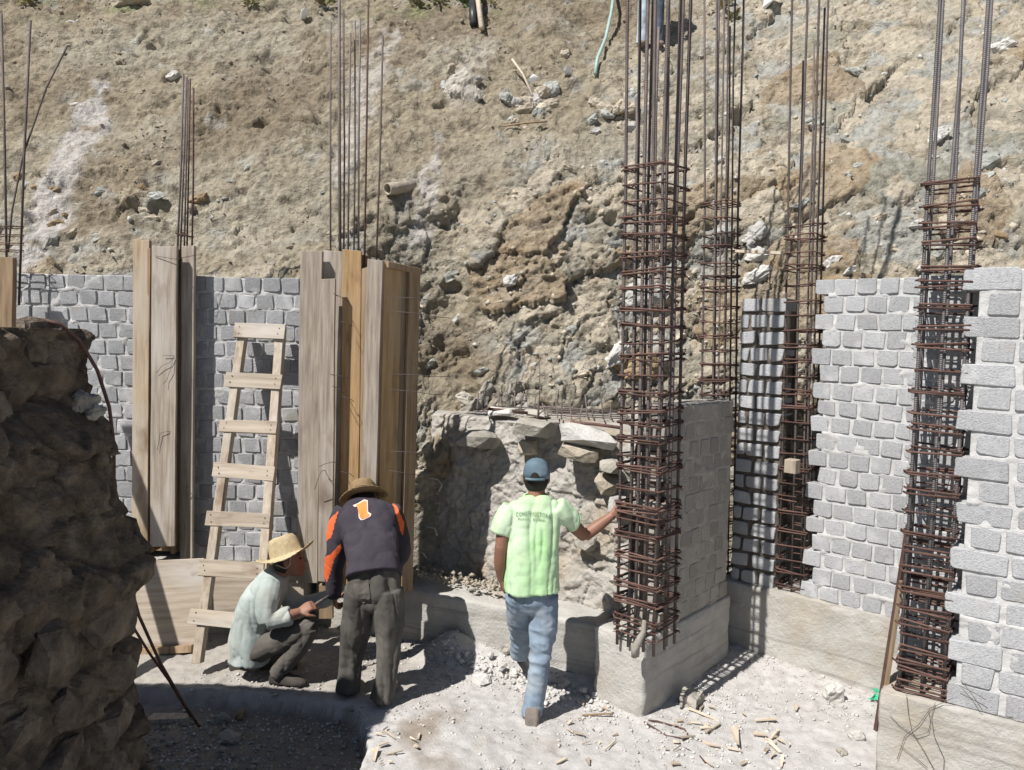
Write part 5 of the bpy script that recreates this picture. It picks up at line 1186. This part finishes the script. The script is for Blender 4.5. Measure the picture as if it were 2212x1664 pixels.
limb(body, [L(784, 1290, 4.84), L(764, 1392, 4.90), L(752, 1480, 4.88)], [.07, .05, .04]); limb(body, [L(834, 1290, 4.82), L(838, 1395, 4.79), L(824, 1500, 4.76)], [.07, .05, .04])
figmesh('body', body, M['skin'], p2, .0065, 2)
tr = MB()
trunk(tr, [(L(808, 1312, 4.84), .06, .07), (L(808, 1296, 4.83), .125, .10), (L(808, 1272, 4.825), .168, .122), (L(809, 1250, 4.83), .160, .118), (L(809, 1228, 4.85), .148, .11)], (1, 0, 0))
limb(tr, [L(782, 1274, 4.82), L(772, 1345, 4.86), L(763, 1400, 4.90), L(757, 1450, 4.90), L(751, 1494, 4.885)], [.102, .092, .078, .072, .076])
limb(tr, [L(836, 1274, 4.81), L(841, 1345, 4.80), L(840, 1400, 4.785), L(834, 1455, 4.775), L(825, 1512, 4.76)], [.102, .092, .076, .068, .078])
trs = figmesh('trousers', tr, M['trouser'], p2, .0075, 2, folds(12, 1.8, .0115, 121, .0025, diag=.4))
jz = MB()
trunk(jz, [(L(808, 1246, 4.80), .176, .14), (L(806, 1205, 4.88), .168, .132), (L(801, 1160, 5.01), .178, .13), (L(794, 1122, 5.11), .195, .112), (L(789, 1104, 5.18), .155, .085), (L(788, 1096, 5.25), .08, .06)], (1, -.04, -.10), power=2.5)
limb(jz, [L(748, 1104, 5.13), L(733, 1135, 5.10), L(726, 1190, 5.07), L(722, 1240, 5.10), L(722, 1286, 5.14)], [.075, .072, .066, .058, .048])
limb(jz, [L(842, 1104, 5.15), L(856, 1135, 5.20), L(867, 1185, 5.28), L(852, 1225, 5.36), L(836, 1258, 5.42)], [.075, .072, .066, .056, .046])
jer = figmesh('jersey', jz, M['jersey'], p2, .0075, 3, folds(6, 3.5, .0085, 131, .002, diag=.6),
              extra=(M['orange'], [[(731, 1104), (712, 1122), (698, 1150), (700, 1172), (716, 1161), (722, 1136)], [(736, 1174), (717, 1195), (700, 1205), (696, 1240), (706, 1258), (714, 1238), (721, 1210), (736, 1190)],
                                   [(847, 1087), (856, 1092), (874, 1130), (870, 1158), (864, 1145), (858, 1118)], [(831, 1068), (850, 1070), (853, 1078), (835, 1076)]]))
decal(p2, trs, [[(762, 1262), (796, 1258), (800, 1292), (786, 1304), (768, 1296)]], M['trouser2'], 'back_pocket', .006, 2)
k9 = lambda L_: [((650 + x / 6.9125) * .92282, (1100 + y / 6.9125) * .92282) for x, y in L_]
one_o = [(1215, 575), (1300, 540), (1395, 480), (1455, 492), (1462, 678), (1515, 715), (1500, 752), (1400, 805), (1348, 815), (1312, 778), (1300, 588), (1240, 598)]
one_i = [(1262, 568), (1315, 548), (1400, 500), (1438, 508), (1446, 690), (1488, 722), (1480, 738), (1395, 788), (1352, 796), (1330, 768), (1320, 572), (1280, 578)]
decal(p2, jer, [k9(one_o)], M['number_edge'], 'number', .004, 3); decal(p2, jer, [k9(one_i)], M['number'], 'number', .009, 3)
sh = MB(); h0 = atz(750, 1506, .085) - O2; shoe(sh, h0, h0 + V(-.03, .27, 0), s=1.2); figmesh('shoe', sh, M['shoe_dark'], p2, .006, 2)
sh = MB(); h0 = atz(821, 1522, .085) - O2; shoe(sh, h0, h0 + V(.04, .27, 0), s=1.2); figmesh('shoe', sh, M['shoe'], p2, .006, 2)
hr_ = MB(); blob(hr_, L(787, 1082, 5.34) - fw2 * .015 + up2 * .0, sd2 * .080, fw2 * .090, up2 * .098, 18, 12); figmesh('hair', hr_, M['hair'], p2, .006, 2)
straw_hat(p2, at(785, 1082, 5.34) + up2 * .040, (-.20, .42, .88), fw2, .182, .096, .11, M['straw_brown'], roll=.022)

# ---------------------------------------------------------------- man squatting in the straw hat
p3 = empty('person', (-1.55, 5.0, .08), label='person squatting in a pale work shirt and golden straw hat', cat='person'); O3 = p3.location
L = lambda u, v, Y: at(u, v, Y) - O3
body = MB(); Yt = 5.12
trunk(body, [(L(548, 1405, Yt), .15, .11), (L(550, 1350, Yt), .135, .095), (L(566, 1300, Yt), .15, .10), (L(588, 1262, Yt), .16, .09), (L(600, 1244, Yt), .09, .07)], (0, 1, 0))
limb(body, [L(597, 1252, Yt), L(607, 1236, Yt), L(614, 1226, Yt)], [.058, .053, .054])
up3, fw3, sd3 = head(body, L(624, 1211, Yt), (-.16, .05, 1), (1, .12, -.10))
limb(body, [L(582, 1264, 4.97), L(579, 1300, 4.91), L(582, 1338, 4.90)], [.05, .044, .04]); limb(body, [L(582, 1338, 4.90), L(615, 1332, 4.91), L(646, 1322, 4.95)], [.042, .038, .027])
hand(body, L(646, 1322, 4.95), L(672, 1308, 4.98) - L(646, 1322, 4.95), (.2, .6, -.6), -1, 1.1)
limb(body, [L(598, 1266, 5.28), L(640, 1305, 5.32), L(660, 1306, 5.30)], [.048, .042, .04]); limb(body, [L(660, 1306, 5.30), L(695, 1296, 5.28), L(728, 1288, 5.26)], [.042, .038, .027])
hand(body, L(728, 1288, 5.26), (1, .1, .2), (0, -.4, -.9), 1, .8)
limb(body, [L(550, 1405, 5.03), L(610, 1378, 4.99), L(668, 1354, 4.98)], [.07, .062, .052]); limb(body, [L(668, 1354, 4.98), L(636, 1408, 4.99), L(594, 1460, 5.0)], [.052, .048, .036])
limb(body, [L(550, 1405, 5.22), L(600, 1415, 5.28), L(640, 1432, 5.30)], [.07, .062, .052]); limb(body, [L(640, 1432, 5.30), L(580, 1434, 5.26), L(524, 1424, 5.22)], [.052, .048, .036])
figmesh('body', body, M['skin'], p3, .0062, 2)
tr = MB()
trunk(tr, [(L(538, 1425, Yt), .150, .10), (L(546, 1402, Yt), .170, .13), (L(548, 1375, Yt), .155, .12)], (0, 1, 0))
limb(tr, [L(548, 1408, 5.03), L(606, 1382, 4.99), L(660, 1356, 4.98), L(670, 1356, 4.98)], [.088, .082, .068, .060]); limb(tr, [L(670, 1352, 4.98), L(648, 1392, 4.985), L(620, 1428, 4.99), L(598, 1456, 5.0)], [.062, .068, .062, .056])
limb(tr, [L(548, 1408, 5.22), L(600, 1416, 5.28), L(642, 1430, 5.30)], [.088, .078, .066]); limb(tr, [L(642, 1432, 5.30), L(580, 1432, 5.26), L(530, 1424, 5.22)], [.064, .062, .054])
figmesh('trousers', tr, M['trouser2'], p3, .0075, 3, folds(9, 6, .007, 151, .002))
st3 = MB()
trunk(st3, [(L(541, 1420, Yt), .178, .135), (L(544, 1385, Yt), .178, .140), (L(549, 1340, Yt), .170, .132), (L(566, 1295, Yt), .178, .122), (L(586, 1262, Yt), .175, .105), (L(600, 1243, Yt), .10, .078), (L(606, 1235, Yt), .07, .066)], (0, 1, 0), power=2.4)
limb(st3, [L(586, 1266, 5.0), L(580, 1290, 4.93), L(577, 1318, 4.905), L(583, 1340, 4.90)], [.078, .074, .068, .066]); limb(st3, [L(581, 1338, 4.90), L(606, 1336, 4.905), L(628, 1330, 4.92)], [.064, .062, .058])
limb(st3, [L(598, 1266, 5.26), L(635, 1302, 5.31), L(662, 1306, 5.30)], [.074, .066, .06]); limb(st3, [L(660, 1306, 5.30), L(690, 1298, 5.28), L(722, 1289, 5.265)], [.058, .054, .045])
figmesh('work_shirt', st3, M['shirt3'], p3, .0075, 3, folds(8, 2.6, .0105, 161, .002, diag=.8))
sh = MB(); h0 = L(583, 1474, 5.0); h0.z = .0; shoe(sh, h0, h0 + V(.25, -.02, 0)); figmesh('shoe', sh, M['shoe_dark'], p3, .006, 2)
sh = MB(); shoe(sh, L(513, 1416, 5.22), L(528, 1465, 5.22) + V(.10, 0, -.03), (-.95, 0, -.3)); figmesh('shoe', sh, M['shoe_dark'], p3, .006, 2)
hc3 = L(624, 1211, Yt)
hr_ = MB(); blob(hr_, hc3 - fw3 * .024 + up3 * .006, sd3 * .080, fw3 * .086, up3 * .094, 18, 12); figmesh('hair', hr_, M['hair'], p3, .006, 2)
for k in (-1, 1): blob_ = MB(); blob(blob_, hc3 + fw3 * .083 + sd3 * k * .032 + up3 * .010, sd3 * .013, fw3 * .009, up3 * .008, 10, 7); blob_.build('eye', M['eye'], p3, True)
hat3 = straw_hat(p3, hc3 + O3 + up3 * .045 - fw3 * .012, (-.36, .16, .92), fw3, .185, .098, .125, M['straw'], roll=.03)
cd = MB(); cd.tube([hc3 + fw3 * .03 + sd3 * .085 + up3 * .05, hc3 + fw3 * .02 + sd3 * .088 - up3 * .01, hc3 - fw3 * .01 + sd3 * .088 - up3 * .035, hc3 - fw3 * .07 + sd3 * .08 - up3 * .0], .0035, 5); cd.build('hat_cord', M['cord'], p3, True)
# short bar he is working on
rod('rebar_offcut', 'short dark bar held by the squatting person', 'rebar', [at(655, 1324, 4.96), at(690, 1300, 5.03), at(716, 1284, 5.10)], .011, 'bar')

# ---------------------------------------------------------------- person at the top of the slope
pf, _n = hill(1404, 106); p4 = empty('person', pf, label='person standing at the top edge of the slope, only legs in view', cat='person')
p4.scale = (.86, .86, .92); lx = V(1, 0, 0)
body = MB(); trunk(body, [(V(0, 0, .82), .14, .10), (V(0, 0, 1.05), .13, .095), (V(0, 0, 1.28), .16, .10), (V(0, 0, 1.40), .15, .09), (V(0, 0, 1.45), .07, .06)], lx)
limb(body, [V(0, 0, 1.42), V(0, -.01, 1.52)], [.055, .055]); u4, f4, s4 = head(body, V(0, -.02, 1.60), (0, 0, 1), (0, -1, -.1))
for s in (-1, 1):
    limb(body, [V(s * .17, 0, 1.38), V(s * .23, -.02, 1.12), V(s * .22, -.10, .90)], [.045, .04, .028]); hand(body, V(s * .22, -.10, .89), V(-s * .1, -.2, -1), (-s, 0, 0), s, .5)
    limb(body, [V(s * .085, 0, .85), V(s * .10, -.02, .45), V(s * .11, .0, .08)], [.07, .05, .035])
figmesh('body', body, M['skin'], p4, .012, 2)
M['jeans_pale'] = cmats('pale_jeans', (.33, .40, .47), (.45, .52, .58)); M['jeans_dark'] = cmats('dark_jeans', (.05, .06, .08), (.10, .12, .15)); M['pink'] = cmats('pink_shirt', (.42, .12, .15), (.55, .2, .22))
for s, mm in ((-1, 'jeans_pale'), (1, 'jeans_dark')):
    j4 = MB(); limb(j4, [V(s * .085, 0, .95), V(s * .09, 0, .75), V(s * .10, -.02, .45), V(s * .11, .0, .06)], [.095, .095, .078, .075]); figmesh('trouser_leg', j4, M[mm], p4, .012, 2, folds(9, 4, .006, 190))
    sh = MB(); shoe(sh, V(s * .11, .06, 0), V(s * .13, -.20, 0)); figmesh('shoe', sh, M['shoe'], p4, .01, 1)
s4_ = MB(); trunk(s4_, [(V(0, 0, .92), .17, .13), (V(0, 0, 1.2), .165, .12), (V(0, 0, 1.38), .17, .105), (V(0, 0, 1.47), .08, .07)], lx)
for s in (-1, 1): limb(s4_, [V(s * .16, 0, 1.38), V(s * .21, -.01, 1.2)], [.07, .065])
figmesh('shirt', s4_, M['pink'], p4, .012, 2, folds(8, 3, .008, 195))
h4 = MB(); blob(h4, V(0, .015, 1.62), V(.08, 0, 0), V(0, .09, 0), V(0, 0, .1)); figmesh('hair', h4, M['hair'], p4, .01, 1)
